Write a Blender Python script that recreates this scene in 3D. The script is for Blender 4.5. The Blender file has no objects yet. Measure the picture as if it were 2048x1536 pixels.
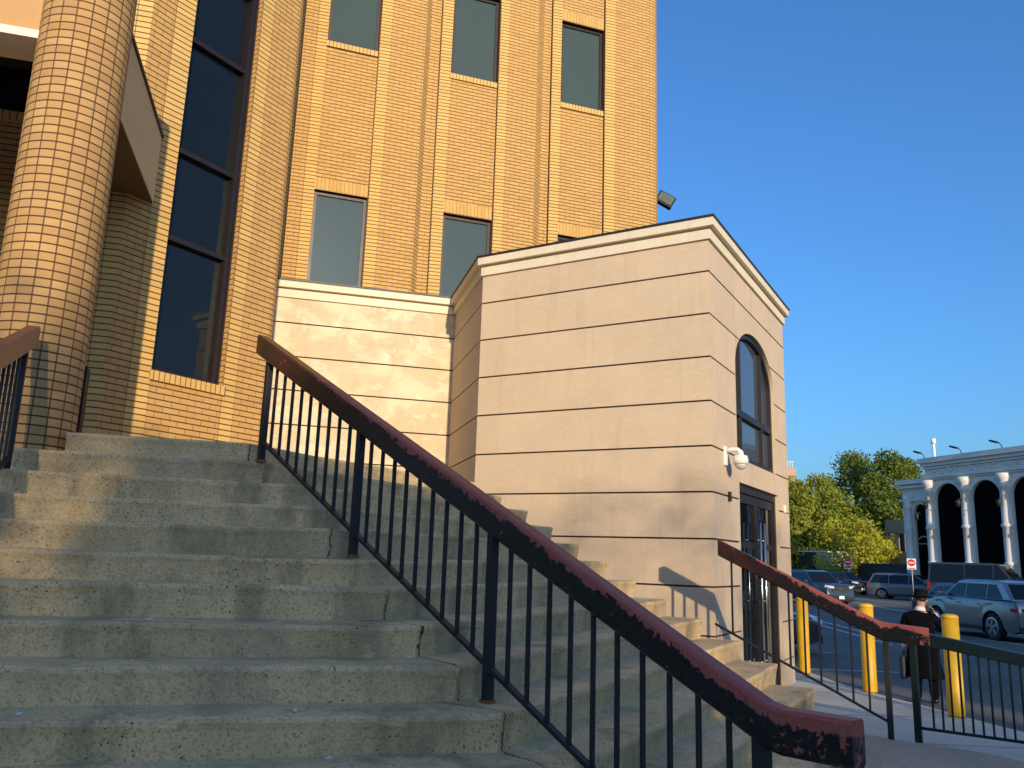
import bpy, bmesh, math, random
import numpy as np
from mathutils import Vector, Matrix
R = math.radians
rng = random.Random(7)
nrng = np.random.default_rng(11)
scene = bpy.context.scene
C = scene.collection

# ------------------------------------------------------------------ camera
F_PX, HX, ROLL = 1652.1, 348.97, 0.03269
CAMZ = 1.62
_n = math.hypot(ROLL, 1)
PITCH = math.atan(HX / _n / F_PX)
_up = np.array([ROLL / _n * math.cos(PITCH), 1 / _n * math.cos(PITCH), -math.sin(PITCH)])
_fw = np.array([0, 0, -1.]); _fw = _fw - _fw.dot(_up) * _up; _fw /= np.linalg.norm(_fw)
_rt = np.cross(_fw, _up)
RM = np.array([_rt, _fw, _up])
CP = np.array([0, 0, CAMZ])
cam = bpy.data.cameras.new('camera')
cam.sensor_width = 36; cam.lens = 36 * F_PX / 2048; cam.clip_end = 3000; cam.clip_start = 0.05
camo = bpy.data.objects.new('camera', cam); C.objects.link(camo)
M = Matrix([list(RM[i]) + [CP[i]] for i in range(3)] + [[0, 0, 0, 1]])
camo.matrix_world = M
scene.camera = camo

# ------------------------------------------------------------------ light
SUN_AZ, SUN_EL = 164.0, 13.0
w = bpy.data.worlds.new('World'); scene.world = w; w.use_nodes = True
nt = w.node_tree; bg = nt.nodes['Background']
sky = nt.nodes.new('ShaderNodeTexSky'); sky.sky_type = 'NISHITA'; sky.sun_disc = False
sky.sun_elevation = R(SUN_EL); sky.sun_rotation = R(SUN_AZ)
sky.air_density = 1.25; sky.dust_density = 2.2; sky.ozone_density = 8.0; sky.altitude = 0
nt.links.new(sky.outputs[0], bg.inputs[0]); bg.inputs[1].default_value = 0.15
sd = Vector((math.sin(R(SUN_AZ)) * math.cos(R(SUN_EL)), math.cos(R(SUN_AZ)) * math.cos(R(SUN_EL)), math.sin(R(SUN_EL))))
sl = bpy.data.lights.new('sun', 'SUN'); sl.energy = 2.75; sl.angle = R(0.6); sl.color = (1.0, 0.80, 0.56)
so = bpy.data.objects.new('sun', sl); C.objects.link(so)
so.rotation_euler = (-sd).to_track_quat('-Z', 'Y').to_euler()
scene.view_settings.view_transform = 'Standard'; scene.view_settings.look = 'None'
scene.view_settings.exposure = 0.80; scene.view_settings.gamma = 1.0

# ------------------------------------------------------------------ measuring helpers (pixel of the 2048x1536 photo -> point on a known plane)
def ray(p): return RM @ np.array([p[0] - 1024., -(p[1] - 768.), -F_PX])
def atz(p, z):
    d = ray(p); return Vector(CP + d * (z - CAMZ) / d[2])
def dirv(az): return Vector((math.sin(R(az)), math.cos(R(az)), 0))
def onp(p, P0, az):
    n = np.array([math.cos(R(az)), -math.sin(R(az)), 0]); d = ray(p)
    return Vector(CP + d * (n.dot(np.array(P0) - CP) / n.dot(d)))
def atd(p, D):
    d = ray(p); return Vector(CP + d * D / math.hypot(d[0], d[1]))
Z = Vector((0, 0, 1))

# ------------------------------------------------------------------ node helper
class N:
    def __init__(s, name):
        s.m = bpy.data.materials.new(name); s.m.use_nodes = True
        s.t = s.m.node_tree; s.b = s.t.nodes['Principled BSDF']
    def n(s, ty, **k):
        o = s.t.nodes.new(ty)
        for a, v in k.items():
            if a.startswith('i_'):
                key = a[2:]; key = int(key) if key.isdigit() else key.replace('_', ' ')
                s.set(o.inputs[key], v)
            else: setattr(o, a, v)
        return o
    def set(s, inp, v):
        if isinstance(v, bpy.types.NodeSocket): s.t.links.new(v, inp)
        elif isinstance(v, bpy.types.Node): s.t.links.new(v.outputs[0], inp)
        else:
            if isinstance(v, tuple) and len(v) == 3 and inp.type == 'RGBA': v = v + (1,)
            inp.default_value = v
    def math(s, op, a, b=0.0, c=0.0, clamp=False):
        o = s.t.nodes.new('ShaderNodeMath'); o.operation = op; o.use_clamp = clamp
        s.set(o.inputs[0], a); s.set(o.inputs[1], b); s.set(o.inputs[2], c); return o.outputs[0]
    def mix(s, f, a, b, bt='MIX'):
        o = s.t.nodes.new('ShaderNodeMix'); o.data_type = 'RGBA'; o.blend_type = bt; o.clamp_factor = True
        s.set(o.inputs[0], f); s.set(o.inputs[6], a); s.set(o.inputs[7], b); return o.outputs[2]
    def noise(s, sc, det=3, rough=.55, co=None, dist=0.0):
        o = s.t.nodes.new('ShaderNodeTexNoise'); o.inputs['Scale'].default_value = sc
        o.inputs['Detail'].default_value = det; o.inputs['Roughness'].default_value = rough; o.inputs['Distortion'].default_value = dist
        s.t.links.new(co if co is not None else s.geo(), o.inputs['Vector']); return o.outputs[0]
    def geo(s):
        if not hasattr(s, '_g'): s._g = s.t.nodes.new('ShaderNodeNewGeometry')
        return s._g.outputs['Position']
    def sc(s, v, xyz):
        o = s.t.nodes.new('ShaderNodeMapping'); s.t.links.new(v, o.inputs[0]); o.inputs['Scale'].default_value = xyz; return o.outputs[0]
    def ramp(s, f, a, b):   # smooth 0..1 between a and b
        o = s.t.nodes.new('ShaderNodeMapRange'); o.interpolation_type = 'SMOOTHSTEP'
        s.set(o.inputs[0], f); o.inputs[1].default_value = a; o.inputs[2].default_value = b; return o.outputs[0]
    def bump(s, h, st, dist=.01):
        o = s.t.nodes.new('ShaderNodeBump'); o.inputs['Strength'].default_value = st; o.inputs['Distance'].default_value = dist
        s.set(o.inputs['Height'], h); s.t.links.new(o.outputs[0], s.b.inputs['Normal'])
    def out(s, col=None, rough=None, metal=None, spec=None):
        if col is not None: s.set(s.b.inputs['Base Color'], col)
        if rough is not None: s.set(s.b.inputs['Roughness'], rough)
        if metal is not None: s.set(s.b.inputs['Metallic'], metal)
        if spec is not None: s.set(s.b.inputs['Specular IOR Level'], spec)
        return s.m

def plain(name, col, rough=.6, metal=0., spec=.5, var=.12, vs=6.0, bump=0.0):
    m = N(name); nz = m.noise(vs, 4)
    c = m.mix(nz, tuple(x * (1 - var) for x in col), tuple(min(1, x * (1 + var)) for x in col))
    if bump: m.bump(m.noise(vs * 8, 3), bump, .005)
    return m.out(c, m.math('ADD', m.math('MULTIPLY', m.noise(vs * 2), .16), rough - .08), metal, spec)

def brick(name, bw, bh, off, ca, cb, mort=(.12, .06, .025), vm=(.30, .17, .07), jh=.13, jv=.045, tone=.15):
    m = N(name); uv = m.n('ShaderNodeUVMap'); sp = m.n('ShaderNodeSeparateXYZ', i_0=uv.outputs[0])
    v = m.math('DIVIDE', sp.outputs[1], bh); row = m.math('FLOOR', v); fv = m.math('FRACT', v)
    sh = m.math('MULTIPLY', m.math('MODULO', m.math('ABSOLUTE', row), 2.0), off)
    u = m.math('ADD', m.math('DIVIDE', sp.outputs[0], bw), sh); cell = m.math('FLOOR', u); fu = m.math('FRACT', u)
    hm = m.math('LESS_THAN', fv, jh) if bh < 5 else 0.0
    vmk = m.math('LESS_THAN', fu, jv)
    cv = m.n('ShaderNodeCombineXYZ', i_0=cell, i_1=row)
    wn = m.n('ShaderNodeTexWhiteNoise', noise_dimensions='2D', i_Vector=cv)
    col = m.mix(wn.outputs[0], ca, cb)
    wn2 = m.n('ShaderNodeTexWhiteNoise', noise_dimensions='3D', i_Vector=m.n('ShaderNodeVectorMath', operation='ADD', i_0=cv.outputs[0], i_1=(7.3, 1.1, 3.)))
    col = m.mix(m.math('MULTIPLY', m.math('GREATER_THAN', wn2.outputs[0], .9), .2), col, (.30, .155, .075))
    big = m.noise(.7, 4); fine = m.noise(90, 3)
    col = m.mix(m.math('MULTIPLY', big, tone * 2), col, tuple(x * .72 for x in cb))
    col = m.mix(m.math('MULTIPLY', fine, .45), col, tuple(x * .62 for x in ca))
    col = m.mix(vmk, col, vm); col = m.mix(hm, col, mort)
    h = m.math('SUBTRACT', 1.0, m.math('MAXIMUM', hm, m.math('MULTIPLY', vmk, .6)))
    h = m.math('ADD', h, m.math('MULTIPLY', fine, .25))
    m.bump(h, .7, .008)
    return m.out(col, .85, 0, .25)

CH = .0677
YEL = (.67, .425, .135); YEL2 = (.74, .49, .175)
PNK = (.57, .34, .115); PNK2 = (.66, .405, .145)
M_run = brick('buff_brick_running_bond', .2032, CH, .5, PNK, PNK2, jh=.19, mort=(.10, .045, .018), tone=.2)
M_stack = brick('buff_brick_stack_bond', .262, CH, 0., YEL, YEL2, jh=.19, mort=(.11, .05, .018), tone=.1)
M_col = brick('buff_brick_column', .1108, CH, 0., (.47, .275, .105), (.60, .375, .150), jh=.17, jv=.10, mort=(.09, .04, .022), vm=(.15, .08, .035), tone=.12)
M_rowlock = brick('rowlock_brick', CH, 50., 0., YEL, YEL2, jv=.14, vm=(.10, .05, .02))
M_soldier = brick('soldier_brick', CH, 50., 0., PNK, YEL, jv=.11, vm=(.28, .15, .05))

def concrete(name, base, dark, light, stain=.5, stretch=False, crack=False):
    m = N(name); g = m.geo()
    n1 = m.noise(1.7, 6, .65); n2 = m.noise(7, 5, .65); n3 = m.noise(70, 4, .7); n4 = m.noise(260, 2, .6)
    col = m.mix(m.math('MULTIPLY', m.ramp(n1, .40, .68), .7), base, dark)
    if stretch:   # water streaks running down the risers
        st = m.noise(3.2, 4, .6, m.sc(g, (1, 1, .25))); col = m.mix(m.math('MULTIPLY', m.ramp(st, .48, .68), stain), col, tuple(x * .45 for x in dark))
        wr = m.noise(1.4, 5, .62, m.sc(g, (1, 1, .8))); col = m.mix(m.math('MULTIPLY', m.ramp(wr, .50, .66), .6), col, (.50, .36, .22))
    col = m.mix(m.math('MULTIPLY', m.ramp(n2, .52, .75), .55), col, light)
    col = m.mix(m.math('MULTIPLY', m.ramp(n3, .50, .66), .7), col, tuple(x * .5 for x in dark))
    nm_ = m.noise(22, 5, .75); col = m.mix(m.math('MULTIPLY', m.ramp(nm_, .54, .66), .45), col, tuple(x * .6 for x in dark))
    col = m.mix(m.math('MULTIPLY', m.ramp(n4, .55, .70), .6), col, tuple(min(1, x * 1.35) for x in light))
    vo = m.n('ShaderNodeTexVoronoi', i_Vector=g, i_Scale=30.0); pit = m.math('LESS_THAN', vo.outputs[0], .16)
    pm = m.math('MULTIPLY', pit, m.ramp(m.noise(2.3, 2), .45, .6))
    col = m.mix(m.math('MULTIPLY', pm, .8), col, (.03, .03, .022))
    if crack:
        sp = m.n('ShaderNodeSeparateXYZ', i_0=g)
        # the cracks follow the corner line where the flight turns
        n = dirv(139.3 + 90); k0 = Vector((-1.571, 5.807, 0))
        d = m.math('ADD', m.math('MULTIPLY', sp.outputs[0], n.x), m.math('ADD', m.math('MULTIPLY', sp.outputs[1], n.y), -(n.dot(k0)) + .03))
        d = m.math('ADD', d, m.math('MULTIPLY', m.math('SUBTRACT', m.noise(9, 5, .7), .5), .10))
        cr = m.math('SUBTRACT', 1.0, m.ramp(m.math('ABSOLUTE', d), .003, .009))
        gate = m.ramp(m.noise(3.1, 2), .40, .5)
        col = m.mix(m.math('MULTIPLY', m.math('MULTIPLY', cr, gate), .92), col, (.02, .018, .012))
    h = m.math('ADD', m.math('MULTIPLY', n3, .7), m.math('MULTIPLY', n4, .3)); h = m.math('SUBTRACT', h, m.math('MULTIPLY', pm, 1.2))
    m.bump(h, .8, .008)
    return m.out(col, .92, 0, .2)
M_step = concrete('weathered_step_concrete', (.76, .545, .285), (.42, .32, .17), (.82, .63, .38), .6, True, True)
M_plaza = concrete('plaza_concrete', (.50, .41, .30), (.40, .33, .24), (.58, .49, .37))
M_walk = concrete('pale_walkway_concrete', (.68, .62, .50), (.60, .55, .45), (.74, .68, .56))

def stone(name, a, b, c, patch=0.):
    m = N(name); g = m.geo()
    n1 = m.noise(1.6, 5, .6); n2 = m.noise(9, 5, .6, m.sc(g, (1, 1, 2.2))); n3 = m.noise(60, 3)
    col = m.mix(m.ramp(n1, .3, .7), a, b); col = m.mix(m.math('MULTIPLY', m.ramp(n2, .45, .7), .45), col, c)
    sp = m.n('ShaderNodeSeparateXYZ', i_0=g)
    # stone panels between the grooves differ a little in tone
    cx = m.math('FLOOR', m.math('DIVIDE', m.math('ADD', sp.outputs[0], m.math('MULTIPLY', sp.outputs[1], .6)), .95))
    cz = m.math('FLOOR', m.math('DIVIDE', m.math('SUBTRACT', sp.outputs[2], .266), .5515))
    wn = m.n('ShaderNodeTexWhiteNoise', noise_dimensions='2D', i_Vector=m.n('ShaderNodeCombineXYZ', i_0=cx, i_1=cz))
    col = m.mix(m.math('MULTIPLY', wn.outputs[0], .20), col, tuple(x * .78 for x in b))
    off = m.math('MULTIPLY', m.math('MODULO', m.math('ABSOLUTE', cz), 2.0), .5)
    jf = m.math('FRACT', m.math('ADD', m.math('DIVIDE', m.math('ADD', sp.outputs[0], m.math('MULTIPLY', sp.outputs[1], .6)), 1.35), off))
    col = m.mix(m.math('MULTIPLY', m.math('LESS_THAN', jf, .004), .16), col, tuple(x * .45 for x in b))
    stk = m.noise(4.5, 5, .65, m.sc(g, (1, 1, .12))); col = m.mix(m.math('MULTIPLY', m.ramp(stk, .52, .72), .28), col, tuple(x * .68 for x in b))
    if patch:
        pz = m.noise(1.3, 6, .62, m.sc(g, (1, 1, 1.5)), .5); col = m.mix(m.math('MULTIPLY', m.ramp(pz, .46, .62), patch), col, (.74, .63, .43))
        pz2 = m.noise(3, 6, .7, m.sc(g, (1, 1, 1.3)), .5); col = m.mix(m.math('MULTIPLY', m.ramp(pz2, .56, .62), patch * .5), col, (.84, .76, .58))
    m.bump(m.math('ADD', n3, n2), .12, .004)
    return m.out(col, .75, 0, .3)
M_stone = stone('buff_limestone_panels', (.64, .50, .345), (.59, .46, .31), (.69, .555, .39))
M_stone2 = stone('streaky_limestone_panels', (.60, .485, .31), (.56, .45, .285), (.66, .54, .36), .75)
M_cornice = stone('cream_stucco_cornice', (.76, .67, .50), (.72, .63, .47), (.80, .71, .54))
M_groove_shade = plain('dark_groove_and_shade', (.05, .028, .018), .9, var=.2)
M_stucco = plain('ochre_stucco', (.50, .30, .13), .85, var=.08, vs=3, bump=.15, spec=.2)
M_stucco_shade = plain('stucco_shaded_side', (.72, .52, .26), .85, var=.06, vs=3, bump=.15, spec=.2)  # side beam copy of the stucco, shaded tone put into the colour
M_trim = plain('cream_trim', (.75, .70, .55), .7)
M_soffit = plain('brown_soffit', (.10, .062, .028), .8)
M_bronze = plain('dark_bronze_frame', (.026, .018, .015), .4, .3)
M_bronze2 = plain('brown_bronze_jamb', (.055, .034, .026), .45, .2)
M_black = plain('black_roof_edge', (.02, .018, .017), .5)
M_blackmetal = plain('black_painted_steel', (.010, .010, .011), .6, .0, var=.3, vs=30)
M_greenmetal = plain('dark_green_black_steel', (.008, .018, .018), .3, .2, var=.3, vs=20)
M_rust = plain('rusted_steel', (.22, .085, .03), .8, 0, var=.4, vs=40)
def glass(name, col, rough=.04, spec=.5):
    m = N(name); m.bump(m.noise(.9, 3), .05, .05); return m.out(m.mix(m.noise(.8, 2), col, tuple(x * 1.25 for x in col)), m.math('ADD', rough, m.math('MULTIPLY', m.ramp(m.noise(2.5, 5), .5, .8), .08)), 0, spec)
M_glass_t = glass('sky_grey_window_glass', (.047, .066, .056), .05, .42)  # base colour carries the grey of the reflected sky
M_glass_b = glass('dark_tinted_window_glass', (.006, .009, .012), .015, .36)
M_glass_a = glass('arched_window_glass', (.05, .06, .075), .04, .8)
M_glass_c = glass('car_window_glass', (.006, .008, .012), .05, .35)

def handrail_mat():
    m = N('chipped_maroon_over_black_handrail'); g = m.geo()
    uv = m.n('ShaderNodeUVMap'); sp = m.n('ShaderNodeSeparateXYZ', i_0=uv.outputs[0])   # x along the rail (0 top, 1 bottom), y height 0..1
    n = m.noise(9, 6, .68, None, .6); n2 = m.noise(34, 5, .7)
    nn = m.math('ADD', m.math('MULTIPLY', n, .75), m.math('MULTIPLY', n2, .25))
    # red paint survives on the top edge and over the lower end; the rest has weathered to black
    n5 = m.noise(4.5, 7, .78, m.sc(g, (1, 1, .55)), .4); nn = m.math('ADD', m.math('MULTIPLY', n5, .62), m.math('MULTIPLY', n2, .38))
    amp = m.math('ADD', .02, m.math('MULTIPLY', m.ramp(sp.outputs[0], .10, .6), .16))
    keep = m.math('ADD', m.math('MULTIPLY', m.ramp(sp.outputs[1], .50, .95), amp), m.math('MULTIPLY', m.ramp(sp.outputs[0], .885, .96), .085))
    keep = m.math('ADD', keep, m.math('MULTIPLY', m.math('MULTIPLY', m.ramp(sp.outputs[1], .88, .97), m.ramp(sp.outputs[0], .05, .45)), .26))
    red = m.ramp(m.math('SUBTRACT', m.math('ADD', keep, nn), .622), -.006, .008)
    rc = m.mix(m.noise(5, 4), (.29, .058, .038), (.42, .115, .08)); rc = m.mix(m.math('MULTIPLY', m.ramp(m.noise(60, 3), .5, .7), .5), rc, (.36, .15, .12))
    bc = m.mix(m.ramp(n2, .4, .7), (.009, .008, .008), (.024, .018, .015)); bc = m.mix(m.math('MULTIPLY', m.math('SUBTRACT', 1.0, m.ramp(sp.outputs[0], .1, .5)), m.ramp(m.noise(4, 4), .35, .6)), bc, (.05, .016, .012))
    bc = m.mix(m.math('MULTIPLY', m.ramp(m.noise(48, 2), .70, .74), .7), bc, (.22, .20, .17))
    rr = m.mix(red, (.30, .30, .30), (.55, .55, .55))
    m.bump(m.math('ADD', m.math('MULTIPLY', red, .6), m.math('MULTIPLY', n2, .3)), .5, .003)
    return m.out(m.mix(red, bc, rc), rr, 0, .35)
M_rail = handrail_mat()

# ------------------------------------------------------------------ object helpers
def tag(o, label=None, cat=None, group=None, kind=None):
    if label: o['label'] = label
    if cat: o['category'] = cat
    if group: o['group'] = group
    if kind: o['kind'] = kind
    return o
def thing(name, label, cat, loc=(0, 0, 0), rz=0., group=None):
    o = bpy.data.objects.new(name, None); C.objects.link(o); o.location = loc; o.rotation_euler = (0, 0, rz)
    o.empty_display_size = .2
    return tag(o, label, cat, group)
class MB:
    """mesh builder: faces with optional per-corner uv and material slot"""
    def __init__(s): s.v = []; s.f = []; s.uv = []; s.mi = []; s.sm = []
    def add(s, vs, fs, uvs=None, mi=0, smooth=False):
        b = len(s.v); s.v += [tuple(v) for v in vs]
        for k, f in enumerate(fs):
            s.f.append([b + i for i in f]); s.uv.append(uvs[k] if uvs else None); s.mi.append(mi); s.sm.append(smooth)
    def quad(s, a, b, c, d, uv=None, mi=0): s.add([a, b, c, d], [(0, 1, 2, 3)], [uv] if uv else None, mi)
    def wall(s, a, b, z0, z1, u0=0., v0=0., mi=0, out=None):
        """vertical quad from a to b (xy), uv in metres"""
        L = math.hypot(b[0] - a[0], b[1] - a[1])
        s.quad((a[0], a[1], z0), (b[0], b[1], z0), (b[0], b[1], z1), (a[0], a[1], z1),
               [(u0, z0 - v0), (u0 + L, z0 - v0), (u0 + L, z1 - v0), (u0, z1 - v0)], mi)
    def box(s, P, ex, ey, ez, mi=0):
        """P = one corner, three edge vectors"""
        P, ex, ey, ez = Vector(P), Vector(ex), Vector(ey), Vector(ez)
        vs = [P + ex * i + ey * j + ez * k for k in (0, 1) for j in (0, 1) for i in (0, 1)]
        fs = [(0, 2, 3, 1), (4, 5, 7, 6), (0, 1, 5, 4), (2, 6, 7, 3), (0, 4, 6, 2), (1, 3, 7, 5)]
        if ex.cross(ey).dot(ez) < 0: fs = [f[::-1] for f in fs]
        uvs = []
        for f in fs:
            a, b, d = vs[f[0]], vs[f[1]], vs[f[3]]; l1 = (b - a).length; l2 = (d - a).length
            if abs((b - a).normalized().z) > .7: uvs.append([(0, 0), (0, l1), (l2, l1), (l2, 0)])
            else: uvs.append([(0, 0), (l1, 0), (l1, l2), (0, l2)])
        s.add(vs, fs, uvs, mi)
    def cbox(s, c, ax, ay, az_, mi=0):
        """centre + half vectors"""
        c = Vector(c); ax, ay, az_ = Vector(ax), Vector(ay), Vector(az_); s.box(c - ax - ay - az_, ax * 2, ay * 2, az_ * 2, mi)
    def tube(s, pts, rad, seg=8, mi=0, cap=True, smooth=True):
        pts = [Vector(p) for p in pts]; rs = rad if isinstance(rad, (list, tuple)) else [rad] * len(pts)
        ref = None; rings = []; b = len(s.v)
        for i, p in enumerate(pts):
            d = (pts[min(i + 1, len(pts) - 1)] - pts[max(i - 1, 0)]).normalized()
            if ref is None: ref = d.orthogonal().normalized()
            ref = (ref - d * ref.dot(d)).normalized(); o = d.cross(ref)
            for k in range(seg):
                a = 2 * math.pi * k / seg; s.v.append(tuple(p + (ref * math.cos(a) + o * math.sin(a)) * rs[i]))
        for i in range(len(pts) - 1):
            for k in range(seg):
                k2 = (k + 1) % seg; s.f.append([b + i * seg + k, b + i * seg + k2, b + (i + 1) * seg + k2, b + (i + 1) * seg + k])
                s.uv.append(None); s.mi.append(mi); s.sm.append(smooth)
        if cap:
            for fc in ([b + k for k in range(seg)][::-1], [b + (len(pts) - 1) * seg + k for k in range(seg)]):
                s.f.append(fc); s.uv.append(None); s.mi.append(mi); s.sm.append(False)
    def prism(s, poly, axis, mi=0):
        """closed polygon (3D points) extruded by vector"""
        n = len(poly); vs = [Vector(p) for p in poly] + [Vector(p) + Vector(axis) for p in poly]
        nn = Vector((0, 0, 0))
        for i in range(n): nn += vs[i].cross(vs[(i + 1) % n])
        fs = [tuple(range(n)), tuple(range(2 * n - 1, n - 1, -1))] + [(i, i + n, (i + 1) % n + n, (i + 1) % n) for i in range(n)]
        if nn.dot(Vector(axis)) > 0: fs = [f[::-1] for f in fs]
        s.add(vs, fs, None, mi)
    def build(s, name, mat, parent=None, bevel=0., local=None, bseg=2):
        me = bpy.data.meshes.new(name); me.from_pydata(s.v, [], s.f)
        for m in (mat if isinstance(mat, (list, tuple)) else [mat]): me.materials.append(m)
        if any(u for u in s.uv):
            ul = me.uv_layers.new(name='UVMap').data; i = 0
            for f, u in zip(s.f, s.uv):
                for k in range(len(f)):
                    if u: ul[i].uv = u[k]
                    i += 1
        me.polygons.foreach_set('material_index', s.mi); me.polygons.foreach_set('use_smooth', s.sm)
        me.update()
        o = bpy.data.objects.new(name, me); C.objects.link(o)
        if parent is not None: o.parent = parent
        if parent is not None and local is None:      # points were given in world space
            bpy.context.view_layer.update(); inv = parent.matrix_world.inverted(); me.transform(inv)
        if bevel:
            bm_ = o.modifiers.new('bevel', 'BEVEL'); bm_.width = bevel; bm_.segments = bseg; bm_.limit_method = 'ANGLE'; bm_.angle_limit = R(30)
        return o
def children(o): return [c for c in bpy.data.objects if c.parent == o]
def copy_tree(o, parent=None):
    c = o.copy(); C.objects.link(c); c.parent = parent
    for ch in children(o): copy_tree(ch, c)
    return c

# ================================================================== GROUND
ZA = -.28                                            # asphalt level
def asphalt():
    m = N('dark_asphalt'); n3 = m.noise(120, 3); n1 = m.noise(.35, 4)
    c = m.mix(m.ramp(n1, .35, .65), (.125, .112, .088), (.165, .15, .12)); c = m.mix(m.math('MULTIPLY', m.ramp(n3, .55, .7), .5), c, (.24, .22, .19))
    m.bump(n3, .4, .004); return m.out(c, .85, 0, .3)
M_asph = asphalt()
b = MB(); S = 900
b.quad((-S, -S, ZA), (S, -S, ZA), (S, S, ZA), (-S, S, ZA)); tag(b.build('parking_lot', M_asph), kind='structure')
# walkway: gently falling pale concrete with a kerb on its lot side
kerb_px = [(1560, 1336), (1632, 1345), (1690, 1370), (1780, 1395), (1850, 1410), (1900, 1427), (1960, 1441), (2048, 1465)]
kerb = [atz(p, -.11) for p in kerb_px]
kerb = [Vector((3.2, 22, -.13)), Vector((5.0, 18.0, -.12)), Vector((5.25, 15.6, -.12))] + kerb[2:] + [Vector((6.3, 8.4, -.08)), Vector((7.2, 6.4, -.04)), Vector((9.5, 3.5, 0)), Vector((12, 0, 0)), Vector((14, -6, 0))]
inner = [Vector((-2, 19, -.13)), Vector((0, 16, -.13)), Vector((2.2, 14.6, -.13)), Vector((2.4, 12.5, -.12)), Vector((2.4, 11.5, -.10)), Vector((2.3, 10.6, -.08)), Vector((2.0, 9.9, -.05)), Vector((1.9, 9.2, .0)), Vector((2.1, 8.4, .04)), Vector((2.5, 7.6, .07))] + [Vector((2.75, 7.0, .085)), Vector((3.3, 6.2, .085)), Vector((4.2, 5.2, .085)), Vector((5.5, 3.2, .085)), Vector((6.5, 0, .085)), Vector((7, -6, .085))]
def resample(pl, n):
    d = [0]
    for i in range(1, len(pl)): d.append(d[-1] + (pl[i] - pl[i - 1]).length)
    out = []
    for k in range(n):
        t = d[-1] * k / (n - 1); i = max(j for j in range(len(d)) if d[j] <= t + 1e-9); i = min(i, len(pl) - 2)
        out.append(pl[i].lerp(pl[i + 1], (t - d[i]) / (d[i + 1] - d[i])))
    return out
def A_raise(p): return p + Z * .004
def line_quad(mb, a, c, wd_):
    d = (c - a).normalized(); o = Vector((-d.y, d.x, 0)) * wd_ / 2; mb.quad(a - o, c - o, c + o, a + o)
n = 48; A = resample(inner, n); B_ = resample(kerb, n)
b = MB()
for i in range(n - 1): b.quad(A[i], B_[i], B_[i + 1], A[i + 1])
tag(b.build('walkway', M_walk), kind='structure')
b = MB()
for i in range(n - 1):
    p, q = B_[i], B_[i + 1]; d = (q - p).normalized(); o = Vector((d.y, -d.x, 0)) * (-.0) ; z0 = Vector((0, 0, ZA - .05))
    b.quad(p, Vector((p.x, p.y, ZA - .05)), Vector((q.x, q.y, ZA - .05)), q)
tag(b.build('kerb', M_walk), kind='structure')
b = MB()
for i in range(3, n - 2, 3):
    p, q = A_raise(A[i]), A_raise(B_[i]); line_quad(b, p, q, .012)
tag(b.build('walkway_joints', M_groove_shade), kind='structure')
# plaza in front of the steps, its edge curves past the railing posts
PZ = .107
edge_px = [(1640, 1452), (1700, 1462), (1783, 1478), (1860, 1489), (1930, 1499), (2000, 1512), (2048, 1524)]
pe = [atz(p, PZ) for p in edge_px]
pe = [Vector((2.6, 7.2, PZ))] + pe + [Vector((5.3, 5.6, PZ)), Vector((6.4, 3.4, PZ)), Vector((7.4, -2, PZ)), Vector((7.6, -9, PZ))]
b = MB(); pts = [Vector((-9, 8.5, PZ)), Vector((2.0, 8.4, PZ))] + pe + [Vector((-9, -9, PZ))]
b.add(pts, [tuple(range(len(pts)))[::-1]])
for p, q in zip(pe, pe[1:]): b.quad(p, q, q - Z * .4, p - Z * .4)
tag(b.build('plaza', M_plaza), kind='structure')
# painted bay lines
M_white = plain('worn_white_paint', (.62, .63, .62), .7, var=.2, vs=20)
def line_mb(mb, a, c, wd):
    a = Vector(a); c = Vector(c); d = (c - a).normalized(); o = Vector((-d.y, d.x, 0)) * wd / 2
    mb.quad(a - o, c - o, c + o, a + o)
b = MB()
for p, q, wd in (((1600, 1337.6), (1865, 1347), .10), ((1585, 1302), (1668, 1306), .10), ((1625, 1238), (1790, 1280), .11), ((1622, 1245), (1785, 1290), .11),
                 ((1700, 1203), (1860, 1232), .14), ((1702, 1196), (1850, 1213), .12), ((1905, 1299), (2060, 1328), .11), ((1900, 1268), (2060, 1292), .11), ((1990, 1262), (2060, 1272), .12)):
    P_, Q_ = atz(p, ZA + .005), atz(q, ZA + .005); line_mb(b, P_, Q_, wd)
tag(b.build('bay_lines', M_white), kind='structure')

# ================================================================== STEPS
RISE = .165
rp = {0: (.21, 8.85, 2.12), 1: (.47, 8.65, 1.95), 2: (.73, 8.45, 1.78), 3: (.99, 8.24, 1.62), 4: (1.23, 8.01, 1.45), 5: (1.49, 7.81, 1.30), 6: (1.77, 7.63, 1.15), 7: (2.07, 7.50, .98), 8: (2.30, 7.24, .83), 9: (2.50, 6.94, .68)}
rp[-1] = (-.07, 9.03, 2.275); rp[-2] = (-.35, 9.21, 2.43); rp[10] = (2.70, 6.72, .505)
def Kp(i): return Vector((-1.571 + .2256 * i, 5.807 - .2624 * i, 2.087 - RISE * i))
def Lp(i):
    k = Kp(i)
    if i == -2: return Vector((-3.235, 5.99, k.z))
    if i == -1: return Vector((-3.40, 5.63, k.z))
    return k - dirv(75.3) * (1.95 + .10 * i + .35)
def Rp(i):
    if i in rp: return Vector(rp[i])
    k = Kp(i); return k + dirv(29.0) * (1.9 if i == 11 else .8)
stairs = thing('concrete_staircase', 'broad weathered concrete staircase turning a corner, climbing to the brick entrance', 'staircase', (0, 0, 0))
nrm1, nrm2 = dirv(75.3 + 90), dirv(30.0 + 90)
PROF = [(-.007, 0.0), (.0, -.006), (.001, -.022), (-.004, -.036), (-.010, -.055), (-.014, -.085), (-.019, -.12), (-.023, -.172)]
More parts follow.
